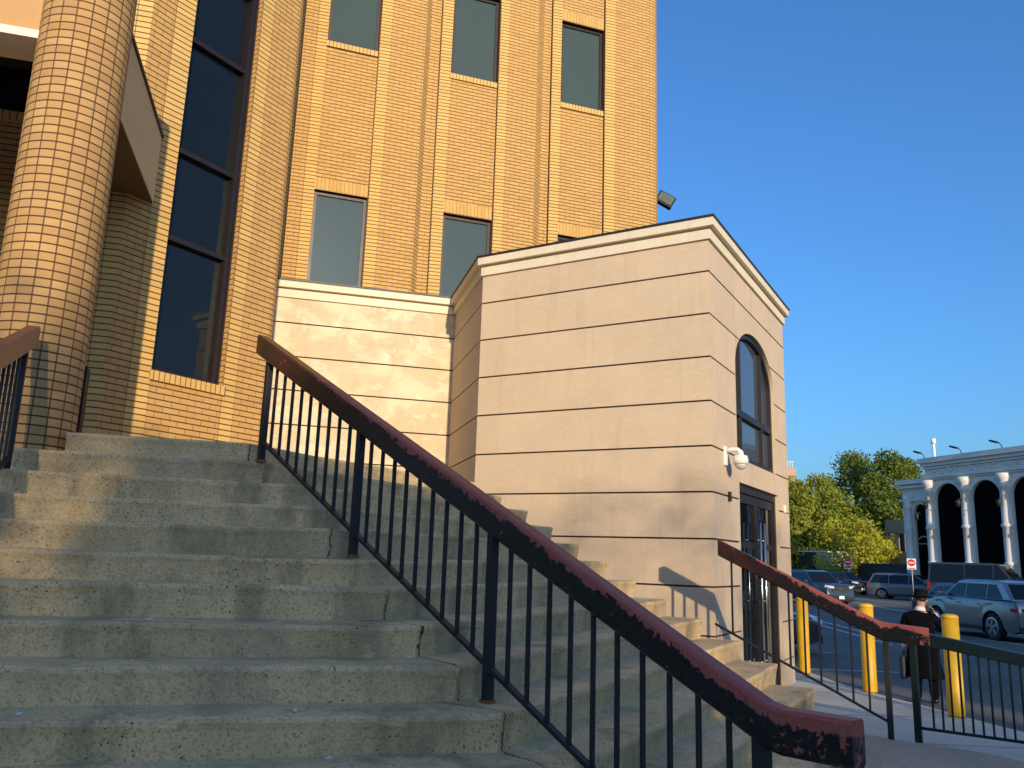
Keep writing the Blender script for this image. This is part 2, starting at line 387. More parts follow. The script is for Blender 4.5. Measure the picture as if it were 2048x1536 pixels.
for i in range(-2, 12):
    L, K, Rr_ = Lp(i), Kp(i), Rp(i)
    if i == 11: L = K - dirv(75.3) * 3.6
    # polyline with offsets direction
    pl = []
    n1 = max(2, int((K - L).length / .07)); n2 = max(2, int((Rr_ - K).length / .07))
    for k in range(n1): pl.append((L.lerp(K, k / n1), nrm1, k / n1))
    mit = (nrm1 + nrm2).normalized() / math.cos(R(22.6)); pl.append((K.copy(), mit, 0))
    for k in range(1, n2 + 1): pl.append((K.lerp(Rr_, k / n2), nrm2, 0))
    b = MB(); rings = []; back = []
    # jitter, smoothly varying
    jz = np.cumsum(nrng.normal(0, .0016, len(pl))); jz -= np.linspace(jz[0], jz[-1], len(pl)); jo = np.cumsum(nrng.normal(0, .0018, len(pl))); jo -= np.linspace(jo[0], jo[-1], len(pl))
    for k, (p, nn, t) in enumerate(pl):
        chip = -.012 * max(0, nrng.normal(0, 1) - 1.3)
        ring = []
        for q, (o, dz) in enumerate(PROF):
            oo = o + jo[k] + (chip if q in (1, 2) else chip * .4 if q == 0 else 0)
            ring.append(p + nn * oo + Z * (dz + (jz[k] if q < 5 else 0)))
        rings.append(ring)
        bd = .62 if i > -2 else 5.0
        back.append(p - nn * bd + Z * 0)
    base = len(b.v)
    m_ = len(PROF)
    vs = [v for r_ in rings for v in r_]; fs = []
    for k in range(len(rings) - 1):
        for q in range(m_ - 1): fs.append((k * m_ + q, k * m_ + q + 1, (k + 1) * m_ + q + 1, (k + 1) * m_ + q))
    b.add(vs, fs, smooth=False)
    nb = len(b.v)
    for k in range(len(rings) - 1):
        b.quad(rings[k][0], rings[k + 1][0], back[k + 1], back[k])
    # end caps
    for k, sgn in ((0, 1), (len(rings) - 1, -1)):
        poly = list(rings[k]) + [back[k] + Z * PROF[-1][1], back[k]]
        b.add(poly, [tuple(range(len(poly))) if sgn < 0 else tuple(range(len(poly)))[::-1]])
    tag(b.build('step', M_step, stairs, local=True))
# cheek fill under the stair ends so nothing is hollow from the side
b = MB()
for i in range(-2, 11):
    Rr_ = Rp(i); bk = Rr_ - nrm2 * .6; b.quad(Rr_ - nrm2 * .05 - dirv(30) * .06 - Z * .17, bk - dirv(30) * .06 - Z * .17, Vector((bk.x, bk.y, -.1)) - dirv(30) * .06, Vector((Rr_.x, Rr_.y, -.1)) - nrm2 * .05 - dirv(30) * .06)
b.build('cheek_wall', M_step, stairs, local=True)
# little litter on the steps
M_litter = plain('white_paper_scrap', (.7, .7, .68), .8)
for k, (p, i) in enumerate((((820, 1315), 6), ((658, 1517), 8), ((590, 1422), 7), ((173, 1168.5), 5), ((38, 1429), 7), ((300, 1239), 5))):
    z = Kp(i).z + .004; P_ = atz(p, z)
    b = MB(); s_ = .014; a = rng.random() * 3
    b.cbox(P_ + Z * .004, Vector((math.cos(a), math.sin(a), .1)) * s_, Vector((-math.sin(a), math.cos(a), 0)) * s_ * .5, Z * .003)
    tag(b.build('paper_scrap', M_litter), ('white scrap on the fourth step from the bottom right beside the cracked corner', 'white scrap on the lowest step front near the middle', 'thin white scrap under the longest lower step nosing', 'white scrap on an upper step near the left edge', 'white scrap close to the lower left edge of the photo', 'white scrap in the middle of the left steps')[k], 'litter', 'white scraps scattered on the steps')

# ================================================================== BRICK BUILDING
bld = thing('brick_building', 'tall buff brick building with fluted wall, tinted windows and a round brick entrance column', 'building')
WA = 32.0; W0 = Vector((-3.5, 9.4, 0)); wd = dirv(WA); wn_ = dirv(WA + 90)      # tall window bay plane, outward normal
def bp(s, o=0.): return W0 + wd * s + wn_ * o
TOP = 17.0; LZ = 2.43
sP0, sP1, sWL, sWR, sJ, sST, sED = -1.31, -1.03, -.785, .095, .175, .36, .80
b = MB(); bs = MB()
def runw(mb, a, c, z0, z1, u0=0, mi=0): mb.wall(a, c, z0, z1, u0, 0, mi)
Q = bp(sP0)
tv = dirv(75.3)
# facade left of the bay (entrance wall): stack strip then running bond, faces the sun
b.wall(Q - tv * .42, Q, LZ - .3, TOP, 0, 0, 1); 
EN = Q - tv * .42
ES, ET = onp((25, 226), EN, 75.3).z, onp((25, 128), EN, 75.3).z
b.wall(EN - tv * 6.0 , EN, LZ - .3, ES, 0, 0, 0); b.wall(EN - tv * 6.0, EN, ET + .6, TOP, 0, 0, 0)
b.wall(EN - tv * .25, EN, ES, ET + .6, 0, 0, 0); b.wall(EN - tv * 6.0, EN - tv * 3.2, ES, ET + .6, 0, 0, 0)
# bay
b.wall(Q, bp(sP1), LZ - .3, TOP, .05, 0, 0)
b.wall(bp(sP1), bp(sWL, .02), LZ - .3, TOP, 0, 0, 1)
b.wall(bp(sWL), bp(sJ), LZ - .3, 3.40, .1, 0, 0)
b.wall(bp(sJ, .0), bp(sST, .0), LZ - .3, TOP, 0, 0, 1)
b.wall(bp(sST), bp(sED), LZ - .3, TOP, 0, 0, 0)
pc = bp(sED)
for k, (az, l) in enumerate(((8, .07), (-14, .06), (-40, .05))):
    q = pc + dirv(az) * l; b.wall(pc, q, LZ - 2.5, TOP, .1 * k, 0, 2); pc = q
b.wall(pc, pc + dirv(-58) * 3.5, LZ - 2.5, TOP, 0, 0, 0)
b.build('wall', [M_run, M_stack, M_run], bld, local=True)
# tall window
wz = [3.53, 5.05, 6.12, 7.55, 8.62, 10.1, 11.2, 12.7]
win = MB()
def fbar(mb, s0, s1, z0, z1, o0, o1, mi=0):      # bar on the bay plane between outward offsets o0<o1
    mb.box(bp(s0, o0) + Z * z0, wd * (s1 - s0), wn_ * (o1 - o0), Z * (z1 - z0), mi)
fbar(win, sWL, sWL + .035, 3.48, 13, -.16, -.05); fbar(win, sWR - .055, sWR, 3.48, 13, -.16, -.03); fbar(win, sWR, sJ, 3.48, 13, -.17, -.075, 1); fbar(win, sWR + .03, sWR + .05, 3.48, 13, -.075, -.06)
fbar(win, sWL + .035, sWR - .055, 3.48, 3.53, -.16, -.04)
for z in wz[1:]: fbar(win, sWL + .035, sWR - .055, z - .03, z + .03, -.16, -.045)
tw = win.build('window', [M_bronze, M_bronze2], bld, local=True); tag(tw, 'tall dark floor to ceiling strip window')
for z0, z1 in zip(wz, wz[1:]):
    p = MB(); fbar(p, sWL + .03, sWR - .05, z0 - .01, z1 + .01, -.14, -.12); p.build('pane', M_glass_b, tw, local=True)
g = MB(); fbar(g, sWL - .01, sWL, 3.40, 13, -.17, .0); fbar(g, sJ, sJ + .01, 3.40, 13, -.17, -.002); g.build('reveal', M_run, bld, local=True)
g = MB(); fbar(g, sWL - .02, sJ + .02, 3.385, 3.49, -.16, .035); g.build('sill', M_rowlock, bld, local=True)

# tower
TA = 71.2; T0 = Vector((-1.905, 13.84, 0)); td = dirv(TA); tn = dirv(TA + 90)
def ts(x, y=250): P_ = onp((x, y), T0, TA); return (P_ - T0).dot(td)
def tp(s, o=0.): return T0 + td * s + tn * o
b = MB()
def strip(xa, xb, oa, ob, mi, z0=0., z1=TOP): b.wall(tp(ts(xa), oa), tp(ts(xb), ob), z0, z1, 0, 0, mi)
def step_(x, oa, ob): b.wall(tp(ts(x), oa), tp(ts(x) + .004, ob), 0, TOP, 0, 0, 2)  # returns coloured dark, their grazing shade is put into the material
WZ = [(5.7, 7.72), (10.60, 12.28)]
def panel(xa, xb, rows):
    s0, s1 = ts(xa), ts(xb); z = 0.
    for za, zb in rows + [(TOP, TOP)]:
        b.wall(tp(s0), tp(s1), z, min(za, TOP), .07, 0, 0); z = zb
strip(480, 588, .02, .02, 1); strip(587.9, 590.3, .018, -.019, 2); strip(590.2, 594.5, -.02, .0, 1); strip(594.5, 617, 0, 0, 0); strip(617, 640, 0, .015, 1)
cols = [(640, 746), (896, 991), (1120, 1206)]
rowsets = [[(5.7, 7.76), (10.62, 12.45)], [(5.7, 7.72), (10.52, 12.35)], [(5.7, 7.67), (10.42, 12.25)]]
for (xa, xb), rs in zip(cols, rowsets): panel(xa, xb, rs)
step_(746, 0, .055); strip(746.3, 769, .055, .07, 1); strip(769, 840, .07, .06, 0); strip(840, 852, .06, -.075, 0); strip(852, 873, -.075, -.075, 0); step_(873, -.075, -.02); strip(873.5, 896, -.02, 0, 1)
step_(991, 0, .055); strip(991.3, 1010, .055, .07, 1); strip(1010, 1070, .07, .06, 0); strip(1070, 1085, .06, -.075, 0); strip(1085, 1101, -.075, -.075, 0); step_(1101, -.075, -.02); strip(1101.5, 1120, -.02, 0, 1)
step_(1206, 0, .055); strip(1206.3, 1227, .055, .07, 1); strip(1227, 1296, .07, .06, 0); strip(1296.4, 1304, .055, .05, 0)
pc = tp(ts(1304), .05)
for k, (az, l) in enumerate(((52, .07), (28, .09), (5, .08))):
    q = pc + dirv(az) * l; b.wall(pc, q, 0, TOP, .1 * k, 0, 0); pc = q
b.wall(pc, pc + dirv(-19) * 9, 0, TOP, 0, 0, 0)
b.build('wall', [M_run, M_stack, M_groove_shade], bld, local=True)
for (xa, xb), rs in zip(cols, rowsets):
    s0, s1 = ts(xa), ts(xb)
    for (z0, z1) in rs:
        def tb(mb, a, c, za, zb, o0, o1, mi=0): mb.box(tp(a, o0) + Z * za, td * (c - a), tn * (o1 - o0), Z * (zb - za), mi)
        f = MB(); fw = .055
        tb(f, s0 + .004, s0 + fw, z0, z1 - .004, -.13, -.075); tb(f, s1 - fw, s1 - .004, z0, z1 - .004, -.13, -.075); tb(f, s0 + fw, s1 - fw, z1 - fw - .01, z1 - .004, -.13, -.075); tb(f, s0 + fw, s1 - fw, z0, z0 + fw, -.13, -.075)
        fr = f.build('window', M_bronze, bld, local=True)
        p = MB(); tb(p, s0 + fw - .01, s1 - fw + .01, z0 + .02, z1 - .03, -.115, -.105); p.build('pane', M_glass_t, fr, local=True)
        g = MB(); tb(g, s0 - .006, s0 + .004, z0, z1, -.13, -.001); tb(g, s1 - .004, s1 + .006, z0, z1, -.13, -.001); tb(g, s0, s1, z1 - .004, z1 + .01, -.13, -.001); g.build('reveal', M_bronze2, bld, local=True)
        if z0 > 8:
            g = MB(); tb(g, s0 - .01, s1 + .0, z0 - .105, z0, -.13, .03); g.build('sill', M_rowlock, bld, local=True)
        g = MB(); tb(g, s0, s1, z1 + .012, z1 + .215, -.1, .004); g.build('lintel', M_soldier, bld, local=True)
# round column
CC = Vector((-3.61, 6.11, 0)); CR = .335
b = MB(); seg = 88; cz0 = Kp(-1).z
for k in range(seg):
    a0 = 2 * math.pi * k / seg; a1 = 2 * math.pi * (k + 1) / seg
    p = CC + Vector((math.cos(a0), math.sin(a0), 0)) * CR; q = CC + Vector((math.cos(a1), math.sin(a1), 0)) * CR
    b.wall(p, q, cz0 - .4, 6.85, a0 * CR, 0, 0)
for i in range(len(b.sm)): b.sm[i] = True
b.build('column', M_col, bld, local=True)
shade_col_mb = MB(); SHADE_COL = Vector((-4.62, 5.84, 0))  # second column added out of view to shade the entrance wall
for k in range(seg):
    a0 = 2 * math.pi * k / seg; a1 = 2 * math.pi * (k + 1) / seg
    shade_col_mb.wall(SHADE_COL + Vector((math.cos(a0), math.sin(a0), 0)) * CR, SHADE_COL + Vector((math.cos(a1), math.sin(a1), 0)) * CR, 1.2, 6.0, a0 * CR, 0, 0)
for i in range(len(shade_col_mb.sm)): shade_col_mb.sm[i] = True
shade_col_mb.build('column', M_col, bld, local=True)
# canopy: sunlit stucco front beam, side beam running back to the bay, soffit between
bn = dirv(165.3)
fp = Vector((-3.61, 6.11, 0)) + bn * .12
EWs, EWt = onp((25, 226), EN, 75.3).z, onp((25, 128), EN, 75.3).z
b = MB(); b.box(fp - tv * 7 + Z * 5.62, tv * 6.85, -bn * .35, Z * .95); b.build('beam', M_stucco, bld, local=True)
b = MB(); b.box(fp - tv * 7 + Z * 5.55 + bn * .03, tv * 6.78, -bn * .38, Z * .07); b.build('beam_trim', M_trim, bld, local=True)
sb = Vector((-4.03, 8.55, 0)); sbd = dirv(-14.5); sbn = dirv(75.5)
b = MB(); b.box(sb - sbd * 2.6 + Z * 5.34, sbd * 2.6, -sbn * .42, Z * .78); b.build('side_beam', [M_stucco_shade], bld, local=True)
b = MB(); b.box(sb - sbd * 2.62 + Z * 6.12 + sbn * .02, sbd * 2.62, -sbn * .46, Z * .035); b.build('flashing', M_black, bld, local=True)
b = MB(); b.box(sb - sbd * 2.6 + Z * 5.325 - sbn * .005, sbd * 2.58, -sbn * .41, Z * .012); b.build('soffit', M_soffit, bld, local=True)
b = MB(); c0 = sb - sbn * .42
b.box(c0 - sbd * 2.55 + Z * (ET + .02), sbd * 2.9, -tv * 6, Z * .2); b.build('canopy_ceiling', M_soffit, bld, local=True)
# entrance wall window strip under the canopy
wn3 = dirv(165.3)
b = MB(); e0 = EN - tv * 3.2 - wn3 * .14
for k in range(4): b.box(e0 + tv * (k * .97) + Z * ES, tv * .055, wn3 * .07, Z * (ET + .55 - ES))
for z in (ES, ET + .5): b.box(e0 + Z * z, tv * 2.95, wn3 * .065, Z * .06)
ew = b.build('window', M_bronze, bld, local=True)
b = MB(); b.box(e0 + Z * (ES + .04) + wn3 * .01, tv * 2.95, wn3 * .02, Z * (ET + .5 - ES)); b.build('pane', M_glass_b, ew, local=True)
b = MB(); b.box(e0 + Z * (ES - .10) - wn3 * .02, tv * 2.95, wn3 * .21, Z * .10); b.build('sill', M_rowlock, bld, local=True)
# roof + back so the block is closed from behind
b = MB(); b.add([EN - tv * 6 + Z * TOP, Q + Z * TOP, bp(sED) + Z * TOP, tp(-2.2) + Z * TOP, tp(5) + Z * TOP, tp(4.9) + dirv(-19) * 9 + Z * TOP, EN - tv * 6 + dirv(-19) * 14 + Z * TOP], [tuple(range(7))])
b.build('roof', M_black, bld, local=True)

# ================================================================== STONE ANNEX
ZD = -.13; SA = 30.3
Bc = atz((1591, 1366), ZD); C1 = onp((1438, 1274), Bc, SA); C1.z = 0
C1 = onp((1420, 700), Bc, SA); C1.z = 0; Bc.z = 0
C2 = onp((956, 800), C1, SA + 90); C2.z = 0
C3 = onp((902, 800), C2, SA - 45); C3.z = 0
C4 = onp((546, 640), C3, SA + 45) - dirv(SA + 45) * .25; C4.z = 0
ann = thing('stone_annex', 'low limestone clad entrance block with dark horizontal grooves and cream cornice', 'building')
CORT = 5.905; J0, JS = .266, .5515; GW = .022
joints = [J0 + JS * k for k in range(10)]
faces = [('rec', C4, C3), ('cham', C3, C2), ('main', C2, C1), ('side', C1, Bc)]
sd_ = dirv(SA); sn_ = dirv(SA + 90)
def ss(p): return (onp(p, Bc, SA) - C1).dot(sd_)
# openings on the side wall
dL, dR, dT = ss((1479, 975)), ss((1562, 1150)), 2.70
aL, aR = ss((1472.5, 820)), ss((1550, 860)); aB, aS = 3.02, 4.28; aT = 4.93
ac = (aL + aR) / 2; ar = (aR - aL) / 2
def hole(z):
    if z < dT: return (dL, dR)
    if aB < z <= aS: return (aL, aR)
    if aS < z < aT:
        t = (z - aS) / (aT - aS); h = ar * math.sqrt(max(0, 1 - t * t)); return (ac - h, ac + h)
    return None
bands = []; zz = [ZD - .3] + joints + [5.66]
for z0, z1 in zip(zz, zz[1:]): bands.append((z0 + (GW / 2 if z0 in joints else 0), z1 - (GW / 2 if z1 in joints else 0)))
back_mb = MB(); TH = .03
miters = {}
def outn(a, c):
    d = (c - a).normalized(); return Vector((d.y, -d.x, 0))
nrms = [outn(a, c) for _, a, c in faces]
def corner_off(i, o):    # offset of corner i between face i-1 and i
    pts_ = [C4, C3, C2, C1, Bc]; P_ = pts_[i]
    if i == 0: return P_ + nrms[0] * o
    if i == 4: return P_ + nrms[3] * o
    a, c = nrms[i - 1], nrms[i]; m_ = (a + c).normalized(); return P_ + m_ * (o / m_.dot(a))
b = MB(); b2 = MB(); gv = MB()
for fi, (nm, a, c) in enumerate(faces):
    n_ = nrms[fi]; A0, C0 = corner_off(fi, 0), corner_off(fi + 1, 0); A1, C1_ = corner_off(fi, -TH), corner_off(fi + 1, -TH)
    tgt = b2 if nm == 'rec' else b
    L = (C0 - A0).length; d = (C0 - A0).normalized()
    if nm == 'side':
        hz = []   # grooved backing with holes: sample in z
        zs = sorted(set([ZD - .3, dT, aB, aS, aT, 5.66] + joints + [aS + (aT - aS) * math.sin(R(k)) for k in range(0, 91, 5)]))
        for z0, z1 in zip(zs, zs[1:]):
            h0, h1 = hole(z0 + 1e-4), hole(z1 - 1e-4)
            if h0 and h1:
                gv.quad(A1 + Z * z0, A1 + d * h0[0] + Z * z0, A1 + d * h1[0] + Z * z1, A1 + Z * z1); gv.quad(A1 + d * h0[1] + Z * z0, C1_ + Z * z0, C1_ + Z * z1, A1 + d * h1[1] + Z * z1)
            else: gv.wall(A1, C1_, z0, z1)
        for (z0, z1) in bands:
            zs = sorted(set([z0, z1] + [z for z in [dT, aB, aS, aT] + [aS + (aT - aS) * math.sin(R(k)) for k in range(0, 91, 4)] if z0 < z < z1]))
            for za, zb in zip(zs, zs[1:]):
                h0, h1 = hole(za + 1e-4), hole(zb - 1e-4)
                if zb > aT - 1e-6 and za >= aT - 1e-6: h0 = h1 = None
                if h0 and h1:
                    for (u0, u1, v0, v1) in ((0, h0[0], 0, h1[0]), (h0[1], L, h1[1], L)):
                        b.quad(A0 + d * u0 + Z * za, A0 + d * u1 + Z * za, A0 + d * v1 + Z * zb, A0 + d * v0 + Z * zb)
                else: b.wall(A0, C0, za, zb)
            b.quad(A0 + Z * z0, A1 + Z * z0, C1_ + Z * z0, C0 + Z * z0) if not hole(z0) else None
            for k, zq in ((0, z0), (1, z1)):
                hq = hole(zq)
                segs = [(0, L)] if not hq else [(0, hq[0]), (hq[1], L)]
                for u0, u1 in segs: b.quad(A0 + d * u0 + Z * zq, A0 + d * u1 + Z * zq, A1 + d * u1 + Z * zq, A1 + d * u0 + Z * zq)
        b.wall(C0, C1_, ZD - .3, 5.66)
    else:
        gv.wall(A1, C1_, ZD - .3, 5.66)
        for (z0, z1) in bands:
            g2 = z1
            tgt.wall(A0, C0, z0, z1)
            tgt.quad(A0 + Z * z0, A1 + Z * z0, C1_ + Z * z0, C0 + Z * z0); tgt.quad(A0 + Z * z1, C0 + Z * z1, C1_ + Z * z1, A1 + Z * z1)
gv.build('groove_backing', M_groove_shade, ann, local=True)
b.build('wall', M_stone, ann, local=True); b2.build('wall', M_stone2, ann, local=True)
# jambs of door and arch
b = MB(); DP = .16
def jam(u0, z0, u1, z1): b.quad(C1 + sd_ * u0 + Z * z0, C1 + sd_ * u0 - sn_ * DP + Z * z0, C1 + sd_ * u1 - sn_ * DP + Z * z1, C1 + sd_ * u1 + Z * z1)
jam(dL, ZD - .1, dL, dT); jam(dL, dT, dR, dT); jam(dR, dT, dR, ZD - .1)
arch = [(aL, aB), (aL, aS)] + [(ac - ar * math.cos(R(k)), aS + (aT - aS) * math.sin(R(k))) for k in range(6, 175, 6)] + [(aR, aS), (aR, aB), (aL, aB)]
for (u0, z0), (u1, z1) in zip(arch, arch[1:]): jam(u0, z0, u1, z1)
b.build('reveal', M_stone, ann, local=True)
# cornice, two stepped bands and a black coping
def ring(mb, o, z0, z1, mi=0, end=0.):
    pts_ = [corner_off(i, o) for i in range(5)]; pts_[4] = pts_[4] + sd_ * (o + end); ins = [corner_off(i, -.3) for i in range(5)]
    pts_.append(pts_[4] - sn_ * (5.2 + o)); ins.append(ins[4] - sn_ * 4.9)
    for k in range(5):
        a, c, ai, ci = pts_[k], pts_[k + 1], ins[k], ins[k + 1]
        mb.wall(a, c, z0, z1, 0, 0, mi); mb.quad(a + Z * z1, c + Z * z1, ci + Z * z1, ai + Z * z1, None, mi); mb.quad(a + Z * z0, ai + Z * z0, ci + Z * z0, c + Z * z0, None, mi)
b = MB(); ring(b, .035, 5.645, 5.770); ring(b, .095, 5.798, CORT); ring(b, .02, 5.770, 5.798)
b.build('cornice', M_cornice, ann, local=True)
b = MB(); ring(b, .11, CORT + .002, CORT + .03); b.build('coping', M_black, ann, local=True)
b = MB(); rt = [corner_off(i, -.25) + Z * 5.86 for i in range(5)] + [corner_off(4, 0) - sn_ * 5.1 + Z * 5.86, C4 - dirv(-15) * -3 + Z * 5.86]
b.add(rt, [tuple(range(len(rt)))]); b.build('roof', M_black, ann, local=True)
b = MB(); b.wall(Bc, Bc - sn_ * 5.1, ZD - .3, 5.66); b.build('wall', M_stone, ann, local=True)
# dark lump of roofing felt on the chamfer coping
# arched window
f = MB()
def sb_(mb, u0, u1, z0, z1, o0, o1, mi=0): mb.box(C1 + sd_ * u0 + sn_ * o0 + Z * z0, sd_ * (u1 - u0), sn_ * (o1 - o0), Z * (z1 - z0), mi)
def archbar(mb, r_in, o0, o1):
    pr = [(aL, aB), (aL, aS)] + [(ac - ar * math.cos(R(k)), aS + (aT - aS) * math.sin(R(k))) for k in range(6, 175, 6)] + [(aR, aS), (aR, aB)]
    k_ = (ar - r_in) / ar; kt = (aT - aS - r_in) / (aT - aS)
    pi_ = [(ac + (u - ac) * k_, aS + (z - aS) * kt if z > aS else (z if z > aB else aB + r_in)) for u, z in pr]
    n_ = len(pr)
    for i in range(n_ - 1):
        P0_, P1_, Q0_, Q1_ = [C1 + sd_ * u + Z * z for u, z in (pr[i], pr[i + 1], pi_[i], pi_[i + 1])]
        mb.quad(P0_ + sn_ * o1, P1_ + sn_ * o1, Q1_ + sn_ * o1, Q0_ + sn_ * o1); mb.quad(Q0_ + sn_ * o1, Q1_ + sn_ * o1, Q1_ + sn_ * o0, Q0_ + sn_ * o0)
    sb_(mb, aL, aR, aB, aB + r_in, o0, o1)
archbar(f, .07, -.14, -.05)
w3 = (aR - aL)
m1, m2 = aL + w3 * .21, aL + w3 * .74
for mu in (m1, m2): sb_(f, mu - .03, mu + .03, aB + .07, aS + (aT - aS) * math.sqrt(max(0, 1 - ((mu - ac) / ar) ** 2)) - .05, -.14, -.06)
sb_(f, aL + .07, aR - .07, 3.64, 3.73, -.14, -.055)
aw = f.build('arched_window', M_black, ann, local=True)
p = MB()
pl = [(aL, aB), (aR, aB), (aR, aS)] + [(ac + ar * math.cos(R(k)), aS + (aT - aS) * math.sin(R(k))) for k in range(6, 175, 6)] + [(aL, aS)]
p.prism([C1 + sd_ * u - sn_ * .12 + Z * z for u, z in pl], sn_ * .01); p.build('pane', M_glass_a, aw, local=True)
# glazed double door with long steel pull handles
f = MB(); sb_(f, dL, dL + .09, ZD, dT, -.15, -.05); sb_(f, dR - .09, dR, ZD, dT, -.15, -.05); sb_(f, dL + .09, dR - .09, dT - .11, dT, -.15, -.05)
df = f.build('door_frame', M_black, ann, local=True)
dm = (dL + dR) / 2; M_steel = plain('brushed_steel', (.62, .60, .56), .22, .95, var=.05)
for u0, u1, hx in ((dL + .09, dm - .004, dm - .12), (dm + .004, dR - .09, dm + .12)):
    f = MB(); fw = .10
    sb_(f, u0, u0 + fw, ZD + .01, dT - .12, -.13, -.075); sb_(f, u1 - fw, u1, ZD + .01, dT - .12, -.13, -.075); sb_(f, u0 + fw, u1 - fw, dT - .24, dT - .12, -.13, -.075); sb_(f, u0 + fw, u1 - fw, ZD + .01, ZD + .22, -.13, -.075); sb_(f, u0 + fw, u1 - fw, 1.86, 1.94, -.125, -.08)
    dd = f.build('door_leaf', M_bronze, ann, local=True)
    p = MB(); sb_(p, u0 + fw - .01, u1 - fw + .01, ZD + .2, dT - .2, -.11, -.10); p.build('pane', M_glass_b, dd, local=True)
    h = MB(); P_ = C1 + sd_ * hx + sn_ * .01
    h.tube([P_ + Z * .12, P_ + Z * 2.22], .019, 10)
    for z in (.35, 1.15, 1.98): h.tube([P_ + Z * z, P_ - sn_ * .09 + Z * z], .011, 8)
    h.build('pull_handle', M_steel, dd, local=True)
    h = MB(); P_ = C1 + sd_ * (hx + (.16 if hx > dm else -.16) * .55) + sn_ * .01

# ================================================================== RAILINGS
def handrail(mb, P0, az, prof, h, wdt):
    """prof: (t, ztop) list; rail of rectangular section with eased edges, uv = (fraction along, height)"""
    d = dirv(az); o = Vector((d.y, -d.x, 0)); sub = []
    tt0, tt1 = prof[0][0], prof[-1][0]
    for (t0, z0), (t1, z1) in zip(prof, prof[1:]):
        n = max(1, int(abs(t1 - t0) / .12))
        for k in range(n): sub.append((t0 + (t1 - t0) * k / n, z0 + (z1 - z0) * k / n))
    sub.append(prof[-1]); e = .012; w2 = wdt / 2
    sec = [(-w2, e), (-w2, h - e), (-w2 + e, h), (w2 - e, h), (w2, h - e), (w2, e), (w2 - e, 0), (-w2 + e, 0)]
    rings = [[P0 + d * t + o * a + Z * (z - h + c) for a, c in sec] for t, z in sub]
    for i in range(len(rings) - 1):
        for q in range(8):
            q2 = (q + 1) % 8; ua, ub = (sub[i][0] - tt0) / (tt1 - tt0), (sub[i + 1][0] - tt0) / (tt1 - tt0)
            va, vb = sec[q][1] / h, sec[q2][1] / h
            mb.add([rings[i][q], rings[i + 1][q], rings[i + 1][q2], rings[i][q2]], [(0, 1, 2, 3)], [[(ua, va), (ub, va), (ub, vb), (ua, vb)]])
    for r_, u in ((rings[0], 0), (rings[-1], 1)):
        mb.add(r_, [tuple(range(8)) if u == 0 else tuple(range(8))[::-1]], [[(u, s_[1] / h) for s_ in (sec if u == 0 else sec[::-1])]])
def bar_box(mb, c0, c1, w_):
    """square vertical/sloping bar"""
    c0, c1 = Vector(c0), Vector(c1); d = (c1 - c0).normalized(); a = Vector((1, 0, 0)) if abs(d.z) > .8 else Z
    x = d.cross(a).normalized(); y = d.cross(x).normalized(); mb.box(c0 - x * w_ / 2 - y * w_ / 2, x * w_, y * w_, c1 - c0)
def railing(name, label, P0, az, prof, h, wdt, posts, bals, brail, mrail, mpost, group=None, loc=None):
    root = thing(name, label, 'railing', (0, 0, 0), group=group); d = dirv(az); o = Vector((d.y, -d.x, 0)); P0 = Vector((P0[0], P0[1], 0))
    mb = MB(); handrail(mb, P0, az, prof, h, wdt); mb.build('handrail', mrail, root, local=True)
    def ztop(t):
        for (t0, z0), (t1, z1) in zip(prof, prof[1:]):
            if t0 <= t <= t1: return z0 + (z1 - z0) * (t - t0) / (t1 - t0)
        return prof[-1][1] if t > prof[-1][0] else prof[0][1]
    def zb(t): return brail[0] + brail[1] * t
    mb = MB(); A0, A1 = brail[2], brail[3]
    s = Vector((d.x, d.y, brail[1])).normalized(); L = (A1 - A0) * math.hypot(1, brail[1])
    mb.box(P0 + d * A0 + Z * (zb(A0) - .012) - o * .018, s * L, o * .036, Z * .022); mb.build('bottom_rail', mpost, root, local=True)
    for t, zbase, w_ in posts:
        mb = MB(); p = P0 + d * t; mb.box(p - d * w_ / 2 - o * w_ / 2 + Z * zbase, d * w_, o * w_, Z * (ztop(t) - h * .9 - zbase)); 
        po = mb.build('post', mpost, root, local=True, bevel=.004)
        mb = MB(); mb.box(p - d * w_ * .62 - o * w_ * .62 + Z * (zbase - .002), d * w_ * 1.24, o * w_ * 1.24, Z * .022); mb.build('rusted_foot', M_rust, po, local=True)
    for t in bals:
        mb = MB(); p = P0 + d * t; w_ = .0175; mb.box(p - d * w_ / 2 - o * w_ / 2 + Z * zb(t), d * w_, o * w_, Z * (ztop(t) - h * .9 - zb(t))); mb.build('baluster', mpost, root, local=True)
    return root
tp_ = [-2.533, -1.249, -.002, 1.462]
bl = [tp_[0] + (tp_[1] - tp_[0]) * k / 10 for k in range(1, 10)] + [tp_[1] + (tp_[2] - tp_[1]) * k / 10 for k in range(1, 10)] + [tp_[2] + (tp_[3] - tp_[2]) * k / 11 for k in range(1, 11)]
railing('stair_railing', 'long stair railing in the foreground with chipped maroon and black handrail', (-.068, 4.247), 136,
        [(-2.68, 3.243), (1.500, 1.140), (1.56, 1.128), (1.82, 1.128)], .155, .095,
        [(tp_[0], 2.252, .046), (tp_[1], 1.592, .046), (tp_[2], .925, .046), (tp_[3], PZ, .055)], bl, (1.099, -.517, -2.56, 1.44), M_rail, M_blackmetal)
bl = [-1.44 + .1415 * k for k in range(0, 10)]
railing('stair_railing', 'shorter stair railing with chipped maroon handrail in front of the annex door', (3.593, 8.081), 120.3,
        [(-1.57, 1.885), (-.10, 1.175), (-.02, 1.145), (.37, 1.115)], .165, .085, [(0, .085, .05)], bl, (.25, -.478, -1.62, 0), M_rail, M_blackmetal)
LE = atz((66, 652), 3.10); LQ = onp((0, 688), LE, 160); lsl = (LQ.z - LE.z) / (LQ - LE).xy.length
